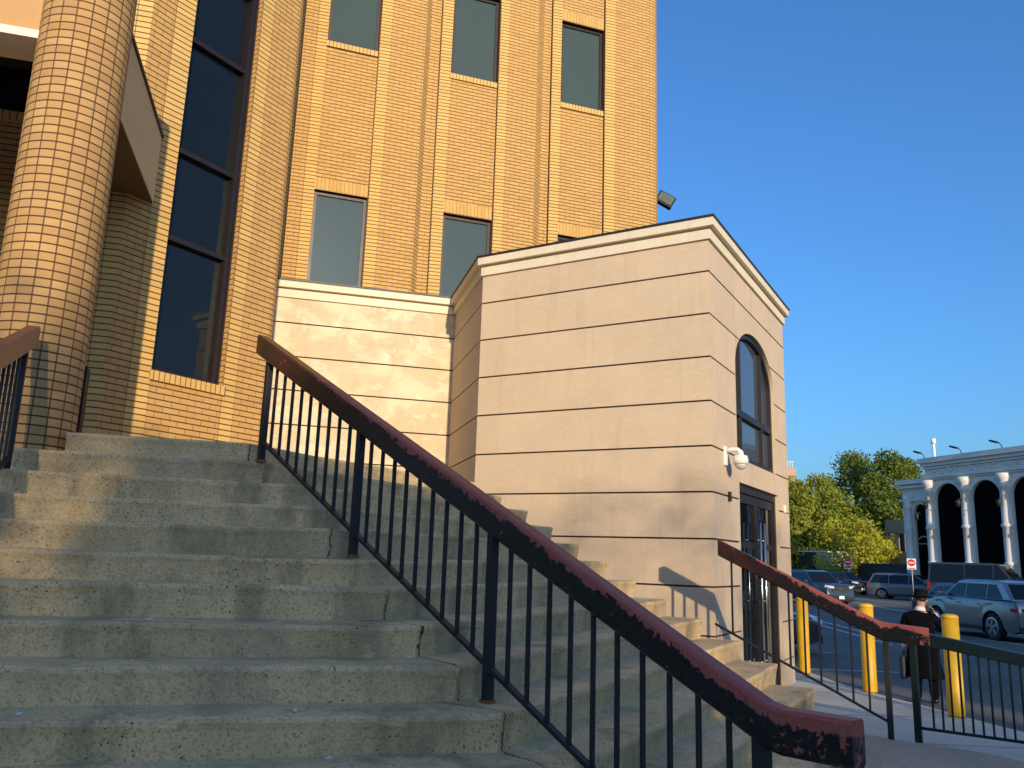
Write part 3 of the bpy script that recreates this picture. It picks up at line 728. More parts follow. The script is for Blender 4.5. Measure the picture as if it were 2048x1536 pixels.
railing('stair_railing', 'maroon handrail end rising into the left edge of the photo beside the round column', (LE.x, LE.y), 160,
        [(-.02, 3.10 - .02 * lsl), (2.6, 3.10 + lsl * 2.6)], .15, .09, [(.13, 2.05, .046), (1.3, 1.45, .046)], [.25 + .12 * k for k in range(8)] + [1.42 + .12 * k for k in range(9)], (2.22, lsl, .13, 2.5), plain('brown_maroon_paint', (.25, .085, .05), .45, var=.25, vs=8), M_blackmetal)  # even brownish maroon for the left handrail
# short landing rail behind the column
lp = atd((163, 800), 7.75); zt = atd((177, 738), 7.75).z
lr = thing('landing_rail', 'short dark post with a bent top bar between round column and brick wall', 'railing')
mb = MB(); bar_box(mb, (lp.x, lp.y, 2.40), (lp.x, lp.y, zt), .055); mb.build('post', M_blackmetal, lr, local=True)
mb = MB(); bar_box(mb, (lp.x + .02, lp.y, zt), (lp.x - .5, lp.y - .12, zt - .10), .045); mb.build('top_bar', M_blackmetal, lr, local=True)
# guard fence on the walkway
fz = lambda t: 1.06 - .155 * t
fr = thing('guard_fence', 'dark green black picket fence at the edge of the walkway', 'fence')
FP = Vector((3.9935, 8.389, 0)); FD = dirv(125); FO = dirv(35)
mb = MB(); s = Vector((FD.x, FD.y, -.155)); mb.box(FP + FD * .03 + Z * (fz(.03) - .115) - FO * .045, s * 2.8, FO * .09, Z * .115); mb.build('top_rail', M_greenmetal, fr, local=True, bevel=.012)
mb = MB(); mb.box(FP + FD * .03 + Z * .148 - FO * .015, Vector((FD.x, FD.y, -.01)) * 2.8, FO * .03, Z * .026); mb.build('bottom_rail', M_greenmetal, fr, local=True)
for t in (0, 2.6):
    mb = MB(); mb.box(FP + FD * (t - .032) - FO * .032 + Z * .0, FD * .064, FO * .064, Z * (fz(t) - .0)); mb.build('post', M_greenmetal, fr, local=True, bevel=.006)
for k in range(29):
    t = .14 + .0828 * k
    mb = MB(); mb.box(FP + FD * (t - .009) - FO * .009 + Z * .15, FD * .018, FO * .018, Z * (fz(t) - .10 - .15)); mb.build('picket', M_greenmetal, fr, local=True)

# ================================================================== BOLLARDS
M_yel = plain('yellow_bollard_sleeve', (.78, .44, .012), .42, var=.16, vs=9, bump=.1)
M_yel2 = plain('yellow_bollard_cap', (.84, .52, .03), .45, var=.06)
def bollard(label, P, ztop):
    r_ = thing('bollard', label, 'bollard', P, group='yellow bollards along the kerb'); h = ztop - P.z; rr = .098
    mb = MB(); mb.tube([(0, 0, 0), (0, 0, .02), (0, 0, h - .05)], [rr, rr, rr], 24); mb.build('sleeve', M_yel, r_, local=True)
    mb = MB(); mb.tube([(0, 0, h - .052), (0, 0, h - .03), (0, 0, h - .01), (0, 0, h)], [rr + .004, rr + .003, rr * .86, rr * .45], 24); mb.build('cap', M_yel2, r_, local=True)
Bp1, Bp2, Bp3 = atz((1609, 1345), -.1), atz((1741, 1383), -.1), atz((1914, 1432), -.1)
zt3 = atd((1900, 1228), math.hypot(Bp3.x, Bp3.y)).z; zt2 = atd((1733, 1207), math.hypot(Bp2.x, Bp2.y)).z
bollard('yellow bollard right beside the annex corner, upper end hidden by the handrail', Bp1, zt2)
bollard('yellow bollard left of the man in black, standing at the kerb', Bp2, zt2)
bollard('yellow bollard right of the man in black, behind the picket fence', Bp3, zt3)

# ================================================================== SECURITY CAMERA, FLOODLIGHT, SMALL WALL THINGS
M_wp = plain('white_plastic', (.80, .78, .72), .4, var=.03)
cm = C1 + sd_ * ss((1449, 912)) + Z * onp((1449, 912), Bc, SA).z
sc = thing('security_camera', 'white dome security camera on a bracket beside the arched window', 'camera')
mb = MB(); mb.box(cm - sd_ * .05 - Z * .12, sd_ * .10, sn_ * .03, Z * .24); mb.build('wall_plate', M_wp, sc, local=True, bevel=.008)
mb = MB(); mb.tube([cm + sn_ * .02 + Z * .06, cm + sn_ * .10 + Z * .08, cm + sn_ * .165 + Z * .075, cm + sn_ * .20 + Z * .04, cm + sn_ * .20 - Z * .0], [.03, .028, .028, .035, .045], 12); mb.build('bracket_arm', M_wp, sc, local=True)
c_ = cm + sn_ * .20
mb = MB(); mb.tube([c_ + Z * .0, c_ - Z * .005, c_ - Z * .05, c_ - Z * .055, c_ - Z * .062, c_ - Z * .11], [.05, .085, .092, .098, .098, .088], 20); mb.build('housing', M_wp, sc, local=True)
mb = MB(); mb.tube([c_ - Z * .11, c_ - Z * .13, c_ - Z * .155, c_ - Z * .172, c_ - Z * .178], [.074, .072, .056, .03, .008], 20); mb.build('dome', plain('smoked_dome', (.55, .53, .50), .12, var=.02), sc, local=True)
for (px, nm, lb, m_) in (((1457, 993), 'door_buzzer', 'small dark buzzer on the stone left of the door top', M_bronze), ((1568, 1018), 'intercom_box', 'small cream intercom box on the stone right of the door', M_trim)):
    p = C1 + sd_ * ss(px) + Z * onp(px, Bc, SA).z
    mb = MB(); mb.box(p - sd_ * .03 - Z * .06, sd_ * .06, sn_ * .035, Z * .12); o = mb.build(nm, m_, bevel=.005); tag(o, lb, 'wall box')
fl = atd((1332, 397), 16.3); fl_r = thing('floodlight', 'black square floodlight sticking out from the brick tower corner against the sky', 'light fixture')
fx = (RM.T[0] if False else Vector(RM[:, 0])); fy = Vector(RM[:, 1]); fzv = Vector(RM[:, 2])
def fvec(a, b_, c__=0): return Vector([sum(RM[i][j] * v for j, v in enumerate((a, b_, c__))) for i in range(3)])
ux = fvec(.85, -.52, .10).normalized(); uy = fvec(-.45, -.72, .45).normalized(); un = ux.cross(uy).normalized()
if un.dot(Vector((0, -1, -.2))) < 0: un = -un
mb = MB(); mb.cbox(fl - un * .05, ux * .19, uy * .155, un * .05); mb.build('housing', M_blackmetal, fl_r, local=True, bevel=.01)
mb = MB(); mb.cbox(fl + un * .006, ux * .155, uy * .118, un * .004); mb.build('lens', plain('led_lens_panel', (.11, .13, .10), .15, .0, var=.7, vs=26), fl_r, local=True)
mb = MB(); mb.tube([fl - un * .09 - ux * .02, fl - un * .16 - ux * .22, fl - ux * .75 - un * .2], .016, 8); mb.build('bracket', M_blackmetal, fl_r, local=True)

# ================================================================== CARS
M_tyre = plain('tyre_rubber', (.015, .015, .016), .8); M_rim = plain('alloy_rim', (.42, .42, .43), .3, .8)
M_dark = plain('dark_underbody_plastic', (.015, .015, .017), .6); M_red = plain('red_tail_lamp', (.42, .015, .02), .15)
M_lamp = plain('clear_headlamp', (.72, .74, .76), .08, .2); M_plate = plain('number_plate', (.75, .76, .70), .5, var=.1)
M_chrome = plain('chrome_trim', (.70, .70, .72), .12, 1.0)
def paint(name, col, metal=.55, rough=.28):
    m = N(name); m.b.inputs['Coat Weight'].default_value = .5; m.b.inputs['Coat Roughness'].default_value = .06
    return m.out(m.mix(m.noise(3, 2), tuple(x * .93 for x in col), tuple(x * 1.07 for x in col)), rough, metal, .5)
def car(label, P, head, mat, T, grp='cars parked in the lot behind the picket fence'):
    """P centre on ground, head = compass bearing of its front. local +X forward"""
    L, W, H = T['L'], T['W'], T['H']; r = T['r']; wb = T['wb']; bz = T['belt']; hz = T['hood']
    root = thing(T['name'], label, T['cat'], P, R(90 - head), grp)
    xf, xr = L / 2, -L / 2; fx_, rx_ = wb / 2 + T.get('sh', 0), -wb / 2 + T.get('sh', 0)
    gc = .22
    TP = [(xr, .80), (xr + .03, T['tail'] - .10), (xr + .12, T['tail'])] + ([(T['rgb'], bz + .02)] if T['rgb'] > xr + .16 else []) + [(T['wsb'] - .15, bz + .02), (T['wsb'] + .1, bz - .02), (xf - .45, hz), (xf - .22, hz - .03), (xf - .07, hz - .13), (xf, .66)]
    def topz(x): return float(np.interp(x, [p[0] for p in TP], [p[1] for p in TP]))
    def botz(x):
        z = gc + .02 + max(0, (abs(x) - L * .44) / (L * .06)) * .10
        for c_ in (fx_, rx_):
            if abs(x - c_) < r + .075: z = max(z, r + math.sqrt(max(0, (r + .075) ** 2 - (x - c_) ** 2)))
        return z
    xsn = set([xr, xf] + [p[0] for p in TP])
    for c_ in (fx_, rx_):
        for k in range(0, 19): xsn.add(c_ - (r + .0749) * math.cos(R(k * 10)))
    for k in range(25): xsn.add(xr + L * k / 24)
    xsn = sorted(xsn); rows = [0, .12, .3, .5, .7, .86, .96, 1.0]
    def wz(z, tz): return float(np.interp(z, [.2, .38, .55, .72, .92, 1.15, 1.5], [.955, .975, .995, 1.0, .985, .955, .93]))
    grid = []
    for x in xsn:
        tz, bzz = topz(x), botz(x); k = max(0, (abs(x) - L * .38) / (L * .12)); tw_ = 1 - .17 * min(1, k) ** 2
        side = []
        for t in rows:
            z = bzz + (tz - bzz) * t; y = W / 2 * tw_ * wz(z, tz) - (.035 if t == 1.0 else .010 if t == .96 else 0) - (.02 if abs(t - .5) < .01 and abs(x) < L * .3 else 0)
            side.append((x, y, z))
        side.append((x, W / 2 * tw_ * .6, tz + .018)); side.append((x, 0, tz + .028)); grid.append(side)
    vs = []; nr = len(grid[0])
    for g_ in grid: vs += [(x, y, z) for x, y, z in g_] + [(x, -y, z) for x, y, z in g_]
    fs = []
    for i in range(len(grid) - 1):
        a0, a1 = i * 2 * nr, (i + 1) * 2 * nr
        for q in range(nr - 1): fs.append((a0 + q, a0 + q + 1, a1 + q + 1, a1 + q)); fs.append((a0 + nr + q, a1 + nr + q, a1 + nr + q + 1, a0 + nr + q + 1))
    nl = (len(grid) - 1) * 2 * nr
    fs.append(tuple(range(nr)) [::-1] + tuple(range(nr, 2 * nr))); fs.append(tuple(nl + q for q in range(nr)) + tuple(nl + nr + q for q in range(nr))[::-1])
    mb = MB(); mb.add(vs, fs, smooth=True); body = mb.build('body', mat, root, local=True)
    es = body.modifiers.new('edges', 'EDGE_SPLIT'); es.split_angle = R(38)
    mb = MB(); mb.box((xr + .3, -W / 2 + .16, .24), (L - .6, 0, 0), (0, W - .32, 0), (0, 0, .4)); mb.build('underbody', M_dark, root, local=True)
    # greenhouse
    g = [(T['wsb'], bz), (T['wst'], H - .05), (T['wst'] - .35, H), (T['rt'] + .3, H - .01), (T['rt'], H - .06), (T['rgb'], bz)]
    wbt, wtp = W / 2 - .085, W / 2 - .24
    def gy(z): return wbt + (wtp - wbt) * (z - bz) / (H - bz)
    vs = [(x, -gy(z), z) for x, z in g] + [(x, gy(z), z) for x, z in g]; n = len(g)
    fs = [tuple(range(n))[::-1], tuple(range(n, 2 * n))] + [(i, (i + 1) % n, (i + 1) % n + n, i + n) for i in range(n)]
    mb = MB(); mb.add(vs, fs); mb.build('roof', mat, root, local=True, bevel=.04)
    # glass
    def gl(quad_, nm='window'):
        q = [Vector(p) for p in quad_]; nn = (q[1] - q[0]).cross(q[2] - q[0]).normalized(); c0 = sum(q, Vector()) / len(q)
        if nn.dot(c0 - Vector((0, 0, (bz + H) / 2))) < 0: nn = -nn
        m2 = MB(); m2.prism([p + nn * -.008 for p in q], nn * .018); m2.build(nm, M_glass_c, root, local=True)
    def lerp2(x0, z0, x1, z1, t): return x0 + (x1 - x0) * t, z0 + (z1 - z0) * t
    a0 = lerp2(T['wsb'], bz, T['wst'], H - .05, .06); a1 = lerp2(T['wsb'], bz, T['wst'], H - .05, .93)
    gl([(a0[0], -gy(a0[1]) + .07, a0[1]), (a0[0], gy(a0[1]) - .07, a0[1]), (a1[0], gy(a1[1]) - .08, a1[1]), (a1[0], -gy(a1[1]) + .08, a1[1])], 'windshield')
    a0 = lerp2(T['rgb'], bz, T['rt'], H - .06, .12); a1 = lerp2(T['rgb'], bz, T['rt'], H - .06, .90)
    gl([(a0[0], -gy(a0[1]) + .10, a0[1]), (a0[0], gy(a0[1]) - .10, a0[1]), (a1[0], gy(a1[1]) - .12, a1[1]), (a1[0], -gy(a1[1]) + .12, a1[1])], 'rear_window')
    z0, z1 = bz + .045, H - .13
    def xa_(z): return T['wsb'] + (T['wst'] - T['wsb']) * (z - bz) / (H - .05 - bz) - .10
    def xr_(z): return T['rgb'] + (T['rt'] - T['rgb']) * (z - bz) / (H - .06 - bz) + T.get('cp', .14)
    cuts = T['cuts']
    for s_ in (-1, 1):
        xs = [None] + cuts + [None]
        for i in range(len(xs) - 1):
            f0, f1 = (xa_(z0), xa_(z1)) if xs[i] is None else (xs[i] - .03, xs[i] - .03)
            r0, r1 = (xr_(z0), xr_(z1)) if xs[i + 1] is None else (xs[i + 1] + .03, xs[i + 1] + .03)
            gl([(f0, s_ * gy(z0), z0), (r0, s_ * gy(z0), z0), (r1, s_ * gy(z1), z1), (f1, s_ * gy(z1), z1)])
        for cx in (fx_, rx_):
            m2 = MB(); y0 = s_ * (W / 2 - .22); y1 = s_ * (W / 2 + .0)
            m2.tube([(cx, y0, r), (cx, y0 + s_ * .02, r), (cx, y1 - s_ * .02, r), (cx, y1, r)], [r * .93, r, r, r * .93], 28); wh = m2.build('wheel', M_tyre, root, local=True)
            m2 = MB(); m2.tube([(cx, y1 - s_ * .01, r), (cx, y1 + s_ * .004, r)], [r * .66, r * .60], 24)
            m2.build('rim_back', M_dark, wh, local=True)
            m2 = MB(); m2.tube([(cx, y1, r), (cx, y1 + s_ * .016, r)], [r * .17, r * .14], 12)
            for k in range(5):
                a = R(72 * k + 18); ca, sa = math.cos(a), math.sin(a)
                for da in (-.17, .17):
                    c2, s2 = math.cos(a + da), math.sin(a + da)
                    m2.cbox((cx + (ca * .12 + c2 * .62) / 2 * r * 1.0, y1 + s_ * .008, r + (sa * .12 + s2 * .62) / 2 * r), Vector((c2, 0, s2)) * r * .26, Vector((-s2, 0, c2)) * r * .055, Vector((0, s_, 0)) * .007)
            for k in range(24):
                a, a2 = R(15 * k), R(15 * (k + 1))
                m2.add([(cx + math.cos(q) * rr_ * r, y1 + s_ * dy, r + math.sin(q) * rr_ * r) for q, rr_, dy in ((a, .60, .012), (a2, .60, .012), (a2, .70, .004), (a, .70, .004))], [(0, 1, 2, 3)])
            m2.build('rim', M_rim, wh, local=True)
        m2 = MB(); m2.cbox((T['wsb'] - .28, s_ * (W / 2 + .09), bz + .09), (.07, 0, 0), (0, .10, 0), (0, 0, .07)); m2.build('mirror', mat, root, local=True, bevel=.03)
        m2 = MB(); m2.cbox((xf - .13, s_ * (W / 2 - .30), hz - .13), (.10, 0, 0), Vector((-.10, .20 * s_, .02)), (0, 0, .065)); m2.build('headlight', M_lamp, root, local=True, bevel=.02)
        m2 = MB(); m2.cbox((xr + .10, s_ * (W / 2 - .26), T['tail'] - .22), (.09, 0, 0), Vector((.06, .20 * s_, 0)), (0, 0, T.get('tl', .055))); m2.build('taillight', M_red, root, local=True, bevel=.02)
        m2 = MB()
        for cx in cuts[:1]: m2.cbox((cx + .22, s_ * (W / 2 - .005), bz - .13), (.09, 0, 0), (0, .018, 0), (0, 0, .014)); m2.cbox((cx - .72, s_ * (W / 2 - .005), bz - .13), (.09, 0, 0), (0, .018, 0), (0, 0, .014))
        m2.build('door_handle', mat, root, local=True)
        m2 = MB(); m2.box((rx_ + r + .1, s_ * (W / 2 - .01) - (.02 if s_ > 0 else 0), .27), (wb - 2 * r - .2, 0, 0), (0, .02, 0), (0, 0, .10)); m2.build('sill_trim', M_dark, root, local=True)
    m2 = MB(); m2.cbox((xf - .03, 0, hz - .25), (.05, 0, 0), (0, W * .27, 0), (0, 0, .11)); m2.build('grille', M_dark, root, local=True, bevel=.015)
    m2 = MB(); m2.cbox((xf - .0, 0, hz - .36), (.03, 0, 0), (0, W * .28, 0), (0, 0, .012)); m2.cbox((xf + .01, 0, hz - .22), (.02, 0, 0), (0, .07, 0), (0, 0, .045)); m2.build('grille_trim', M_chrome, root, local=True)
    m2 = MB(); m2.cbox((xf - .01, 0, .36), (.04, 0, 0), (0, W * .40, 0), (0, 0, .09)); m2.build('front_bumper', M_dark, root, local=True, bevel=.02)
    m2 = MB(); m2.cbox((xf + .025, 0, .47), (.01, 0, 0), (0, .155, 0), (0, 0, .08)); m2.build('number_plate', M_plate, root, local=True)
    m2 = MB(); m2.cbox((xr + .02, 0, .36), (.05, 0, 0), (0, W * .42, 0), (0, 0, .10)); m2.build('rear_bumper', M_dark, root, local=True, bevel=.02)
    if T.get('rails'):
        m2 = MB()
        for s_ in (-1, 1): m2.tube([(T['wst'] - .5, s_ * (wtp + .0), H - .0), (T['wst'] - .6, s_ * wtp, H + .04), (T['rt'] + .5, s_ * wtp, H + .04), (T['rt'] + .4, s_ * wtp, H)], .018, 6)
        m2.build('roof_rails', M_dark, root, local=True)
    return root
SUV = dict(name='parked_suv', cat='car', L=4.75, W=1.9, H=1.73, r=.39, wb=2.77, belt=1.15, hood=1.07, wsb=1.15, wst=.35, rt=-1.72, rgb=-2.22, tail=1.13, cuts=[-.05, -1.05], rails=True, tl=.05, cp=.36)
BIG = dict(SUV, L=5.0, H=1.80, belt=1.14, hood=1.12, wb=2.9, wsb=1.25, wst=.5, rt=-2.0, rgb=-2.35, tail=1.15)
MINI = dict(name='parked_minivan', cat='car', L=5.1, W=1.98, H=1.75, r=.34, wb=3.03, belt=1.02, hood=.98, wsb=1.55, wst=.62, rt=-2.1, rgb=-2.45, tail=1.08, cuts=[.25, -1.05], rails=True, tl=.14)
SED = dict(name='parked_car', cat='car', L=4.7, W=1.84, H=1.46, r=.32, wb=2.78, belt=.94, hood=.86, wsb=1.0, wst=.25, rt=-1.15, rgb=-1.85, tail=.98, cuts=[-.25], tl=.06)
VAN = dict(name='parked_van', cat='van', L=5.9, W=2.05, H=2.55, r=.36, wb=3.6, belt=1.25, hood=1.2, wsb=2.35, wst=1.35, rt=-2.75, rgb=-2.85, tail=1.3, cuts=[1.05, -.6], tl=.2, van=True)
def ctr(P, head, dx, dy=0):     # car centre from a known point at local (dx, dy)
    f = dirv(head); l = Vector((-f.y, f.x, 0)); return Vector((P.x, P.y, ZA)) - f * dx - l * dy
p_sil, p_gry, p_nvy, p_blk = paint('silver_paint', (.30, .29, .28), .6), paint('grey_blue_paint', (.16, .18, .19), .6), paint('navy_paint', (.035, .055, .085), .4), paint('black_paint', (.012, .013, .016), .2)
p_wht, p_drk = paint('white_paint', (.75, .76, .78), 0.), paint('dark_grey_paint', (.06, .065, .075), .4)
car('silver car with red tail lamp, nearest of the parked cars, right of the man', ctr(atz((1987, 1281), ZA), -5, -1.385, .95), -5, p_sil, SUV)
car('grey blue minivan parked side on behind the hat of the man', ctr(atz((1764, 1198), ZA), 131, -1.515, -.99), 131, p_gry, MINI)
car('dark blue sport utility vehicle with chrome grille emerging from behind the annex corner', ctr(atz((1684, 1214), ZA), 166, 2.5), 166, p_nvy, BIG)
car('black sport utility vehicle parked behind the dark blue one', ctr(atd((1724, 1160), 70), 164, 2.3), 164, p_blk, SUV)
car('white car mostly hidden between the black vehicle and the grey blue minivan', ctr(atd((1742, 1160), 92), 120, 1.0), 120, p_wht, SED)
car('dark grey wagon behind the roof of the grey blue minivan', ctr(atd((1868, 1160), 74), 128, 0), 128, p_drk, SUV)
car('large dark van with raked windshield in front of the white arches', ctr(atd((1962, 1160), 60), 140, 0), 140, p_drk, VAN)
car('navy car with dark windows directly behind the silver vehicle', ctr(atd((1912, 1170), 42), -4, 0), -4, p_nvy, SED)
car('black car at the right edge beyond the silver vehicle roof', ctr(atd((2048, 1160), 50), -4, 0), -4, p_blk, SUV)
car('dark grey car nose showing between the annex corner and first bollard', ctr(atd((1631, 1240), 21.4), 106, 2.32, .4), 106, p_drk, dict(SED, H=1.5))
tk = atd((1708, 1131), 108)
car('white van far away beside the leftmost road sign', ctr(tk, 100, 0), 100, p_wht, VAN)

# ================================================================== ROAD SIGNS
M_sr = plain('sign_red', (.62, .03, .03), .4, var=.05); M_sw = plain('sign_white', (.78, .78, .76), .4, var=.04); M_galv = plain('galvanised_pole', (.35, .36, .36), .5, .5)
def sign(label, P, wd_, ht, kind):
    d = (Vector((0, 0, 0)) - Vector((P.x, P.y, 0))).normalized(); s_ = Vector((-d.y, d.x, 0))
    r_ = thing('road_sign', label, 'sign', (P.x, P.y, ZA), group='red and white road signs in the lot'); q = Vector((P.x, P.y, P.z))
    mb = MB(); o = Vector((P.x, P.y, ZA)); mb.tube([o - d * .05, Vector((q.x, q.y, q.z + ht * .5)) - d * .05], .035, 8); mb.build('pole', M_galv, r_, bevel=0)
    mb = MB(); mb.cbox(q, s_ * wd_ / 2, Z * ht / 2, d * .012); mb.build('plate', M_sw, r_, bevel=.004)
    if kind == 'entry':
        mb = MB(); c = q + d * .018 + Z * ht * .12; mb.prism([c + (s_ * math.cos(R(a)) + Z * math.sin(R(a))) * wd_ * .43 for a in range(0, 360, 15)], d * .006); mb.build('red_disc', M_sr, r_)
        mb = MB(); mb.cbox(c + d * .01, s_ * wd_ * .30, Z * wd_ * .07, d * .004); mb.build('white_bar', M_sw, r_)
        mb = MB(); mb.cbox(q + d * .018 - Z * ht * .40, s_ * wd_ * .38, Z * ht * .045, d * .004); mb.build('lower_stripe', M_sr, r_)
    else:
        mb = MB(); c = q + d * .018 + Z * ht * .22; mb.prism([c + (s_ * math.cos(R(a)) + Z * math.sin(R(a))) * wd_ * .50 for a in range(22, 382, 45)], d * .006); mb.build('red_octagon', M_sr, r_)
        mb = MB(); mb.cbox(c + d * .01, s_ * wd_ * .34, Z * wd_ * .08, d * .004); mb.build('white_bar', M_sw, r_)
        mb = MB(); mb.cbox(q + d * .018 - Z * ht * .30, s_ * wd_ * .40, Z * ht * .10, d * .004); mb.build('lower_panel', M_sr, r_)
sign('red and white sign standing before the yellow green tree', atd((1696, 1128), 76), .60, .78, 'stop')
sign('white sign with red disc standing before the narrow arch', atd((1823, 1128), 60), .52, .68, 'entry')

# ================================================================== WHITE ARCADE BUILDING
AA = -18.0; PA = atd((1835, 1147), 66); ad = dirv(AA + 180); an = dirv(AA - 90)      # ad runs to the right / nearer, an faces the lot
PA.z = 0
def ap(px): q = onp(px, PA, AA); return (q - PA).dot(ad), q.z
def A_(s, z, o=0.): return PA + ad * s + an * o + Z * z
arc_b = thing('arcade_building', 'pale grey stone building with tall dark arches between banded columns', 'building')
def arcmat():
    m = N('pale_grey_cast_stone'); n = m.noise(1.2, 4); n2 = m.noise(14, 3)
    c = m.mix(n, (.74, .71, .62), (.80, .77, .68)); c = m.mix(m.math('MULTIPLY', m.ramp(n2, .5, .7), .3), c, (.46, .46, .41)); m.bump(n2, .3, .02); return m.out(c, .8)
M_arc = arcmat(); M_arcd = plain('black_arch_glazing', (.003, .003, .003), .8, spec=.05)
zTop = ap((1860, 922))[1]; zArchT = [ap((1898, 962))[1], ap((1975, 954))[1]]
zT = ap((1898, 966))[1]; zS = ap((1898, 1001))[1]
xs = [ap((x, 1040))[0] for x in (1873, 1929, 1949, 2010, 2031)]
pitch = xs[2] - xs[0]
pitch = (ap((1976, 1040))[0] - ap((1900, 1040))[0]); aw_ = pitch * .765
c0s = ap((1900, 1040))[0]; openings = []
for k in range(8): openings.append((c0s + pitch * k - aw_ / 2, c0s + pitch * k + aw_ / 2, zS, zT))
def arc_wall(mb, s0, s1, z0, z1, ops, o=0., dep=.22):
    cur = s0
    for (a, b_, zs, zt) in ops:
        mb.quad(A_(cur, z0, o), A_(a, z0, o), A_(a, z1, o), A_(cur, z1, o)); pts_ = [(a + (b_ - a) * (1 - math.cos(R(k))) / 2, zs + (zt - zs) * math.sin(R(k))) for k in range(0, 181, 12)]
        for (u0, v0), (u1, v1) in zip(pts_, pts_[1:]): mb.quad(A_(u0, v0, o), A_(u1, v1, o), A_(u1, z1, o), A_(u0, z1, o)); mb.quad(A_(u0, v0, o), A_(u0, v0, o - dep), A_(u1, v1, o - dep), A_(u1, v1, o))
        mb.quad(A_(a, z0, o), A_(a, z0, o - dep), A_(a, zs, o - dep), A_(a, zs, o)); mb.quad(A_(b_, z0, o), A_(b_, zs, o), A_(b_, zs, o - dep), A_(b_, z0, o - dep)); cur = b_
    mb.quad(A_(cur, z0, o), A_(s1, z0, o), A_(s1, z1, o), A_(cur, z1, o))
sL = ap((1858, 1000))[0] - .2; sE = c0s + pitch * 8
mb = MB(); arc_wall(mb, sL, sE, ZA, zTop, openings); mb.quad(A_(sL, ZA), A_(sL, zTop), A_(sL, zTop, -3.5), A_(sL, ZA, -3.5)); mb.quad(A_(sL, zTop), A_(sE, zTop), A_(sE, zTop, -3.5), A_(sL, zTop, -3.5)); mb.quad(A_(sE, ZA), A_(sE, ZA, -3.5), A_(sE, zTop, -3.5), A_(sE, zTop)); mb.quad(A_(sL, ZA, -3.5), A_(sL, zTop, -3.5), A_(sE, zTop, -3.5), A_(sE, ZA, -3.5))
mb.build('wall', M_arc, arc_b, local=True)
# small wing with its own narrow arch
sw0, sw1 = ap((1800, 1040))[0], sL; wT = ap((1820, 964))[1]; wa, wb_ = ap((1822, 1060))[0], ap((1847, 1060))[0]
mb = MB(); arc_wall(mb, sw0, sw1, ZA, wT, [(wa, wb_, ap((1834, 1024))[1], ap((1834, 1007))[1])], -.35); mb.quad(A_(sw0, ZA, -.35), A_(sw0, wT, -.35), A_(sw0, wT, -3.4), A_(sw0, ZA, -3.4)); mb.quad(A_(sw0, wT, -.35), A_(sw1, wT, -.35), A_(sw1, wT, -3.4), A_(sw0, wT, -3.4)); mb.build('wall', M_arc, arc_b, local=True)
for (a, b_, zs, zt, oo) in [q_ + (0.,) for q_ in openings] + [(wa, wb_, 4.0, wT - 1.2, -.35)]:
    mb = MB(); mb.quad(A_(a - .1, ZA, oo - .24), A_(b_ + .1, ZA, oo - .24), A_(b_ + .1, zt + .1, oo - .24), A_(a - .1, zt + .1, oo - .24)); mb.build('arch_glazing', M_arcd, arc_b, local=True)
    mb = MB(); w_ = b_ - a
    for k in (1, 2, 3): mb.box(A_(a + w_ * k / 4 - .04, ZA, oo - .235), ad * .08, an * .03, Z * (zs + 1.0 - ZA))
    for z in (2.6, 5.0): mb.box(A_(a, z, oo - .235), ad * w_, an * .03, Z * .1)
    mb.build('mullions', M_arcd, arc_b, local=True)
# archivolts, entablature, frieze panels
for (a, b_, zs, zt) in openings:
    mb = MB(); c = (a + b_) / 2; hw = (b_ - a) / 2; e = .17
    for k in range(0, 180, 10):
        p = [(c - (hw + q) * math.cos(R(kk)), zs + (zt - zs + q) * math.sin(R(kk))) for q, kk in ((0, k), (0, k + 10), (e, k + 10), (e, k))]
        mb.prism([A_(u, v, .0) for u, v in p], an * .07)
    mb.build('archivolt', M_arc, arc_b, local=True)
def band(s0, s1, z, h, o, o0=0.): mb = MB(); mb.box(A_(s0, z, o0), ad * (s1 - s0), an * (o - o0), Z * h); mb.build('cornice_band', M_arc, arc_b, local=True)
H_ = zTop - zT
band(sL - .25, sE, zTop - .16, .34, .42); band(sL - .15, sE, zTop - .40, .22, .26); band(sL - .1, sE, zTop - .56, .12, .16)
band(sL - .1, sE, zT + .42, .16, .24); band(sL - .1, sE, zT + .30, .10, .14)
band(sw0 - .2, sw1, wT - .16, .32, .1, -.35); band(sw0 - .1, sw1, wT - .42, .2, -.05, -.35); band(sw0 - .1, sw1, ap((1834, 1001))[1], .16, -.10, -.35)
rr2 = random.Random(3)
for k in range(8):
    c = c0s + pitch * k; mb = MB(); zc_ = (zT + .58 + zTop - .56) / 2
    for j in range(17):
        u = c - pitch * .36 + pitch * .72 * j / 16; mb.cbox(A_(u, zc_ + rr2.uniform(-.18, .18) + .12 * math.cos(j * 1.3), .02), ad * rr2.uniform(.05, .12), an * .06, Z * rr2.uniform(.05, .16))
    mb.build('frieze_relief', M_arc, arc_b, local=True, bevel=.02)
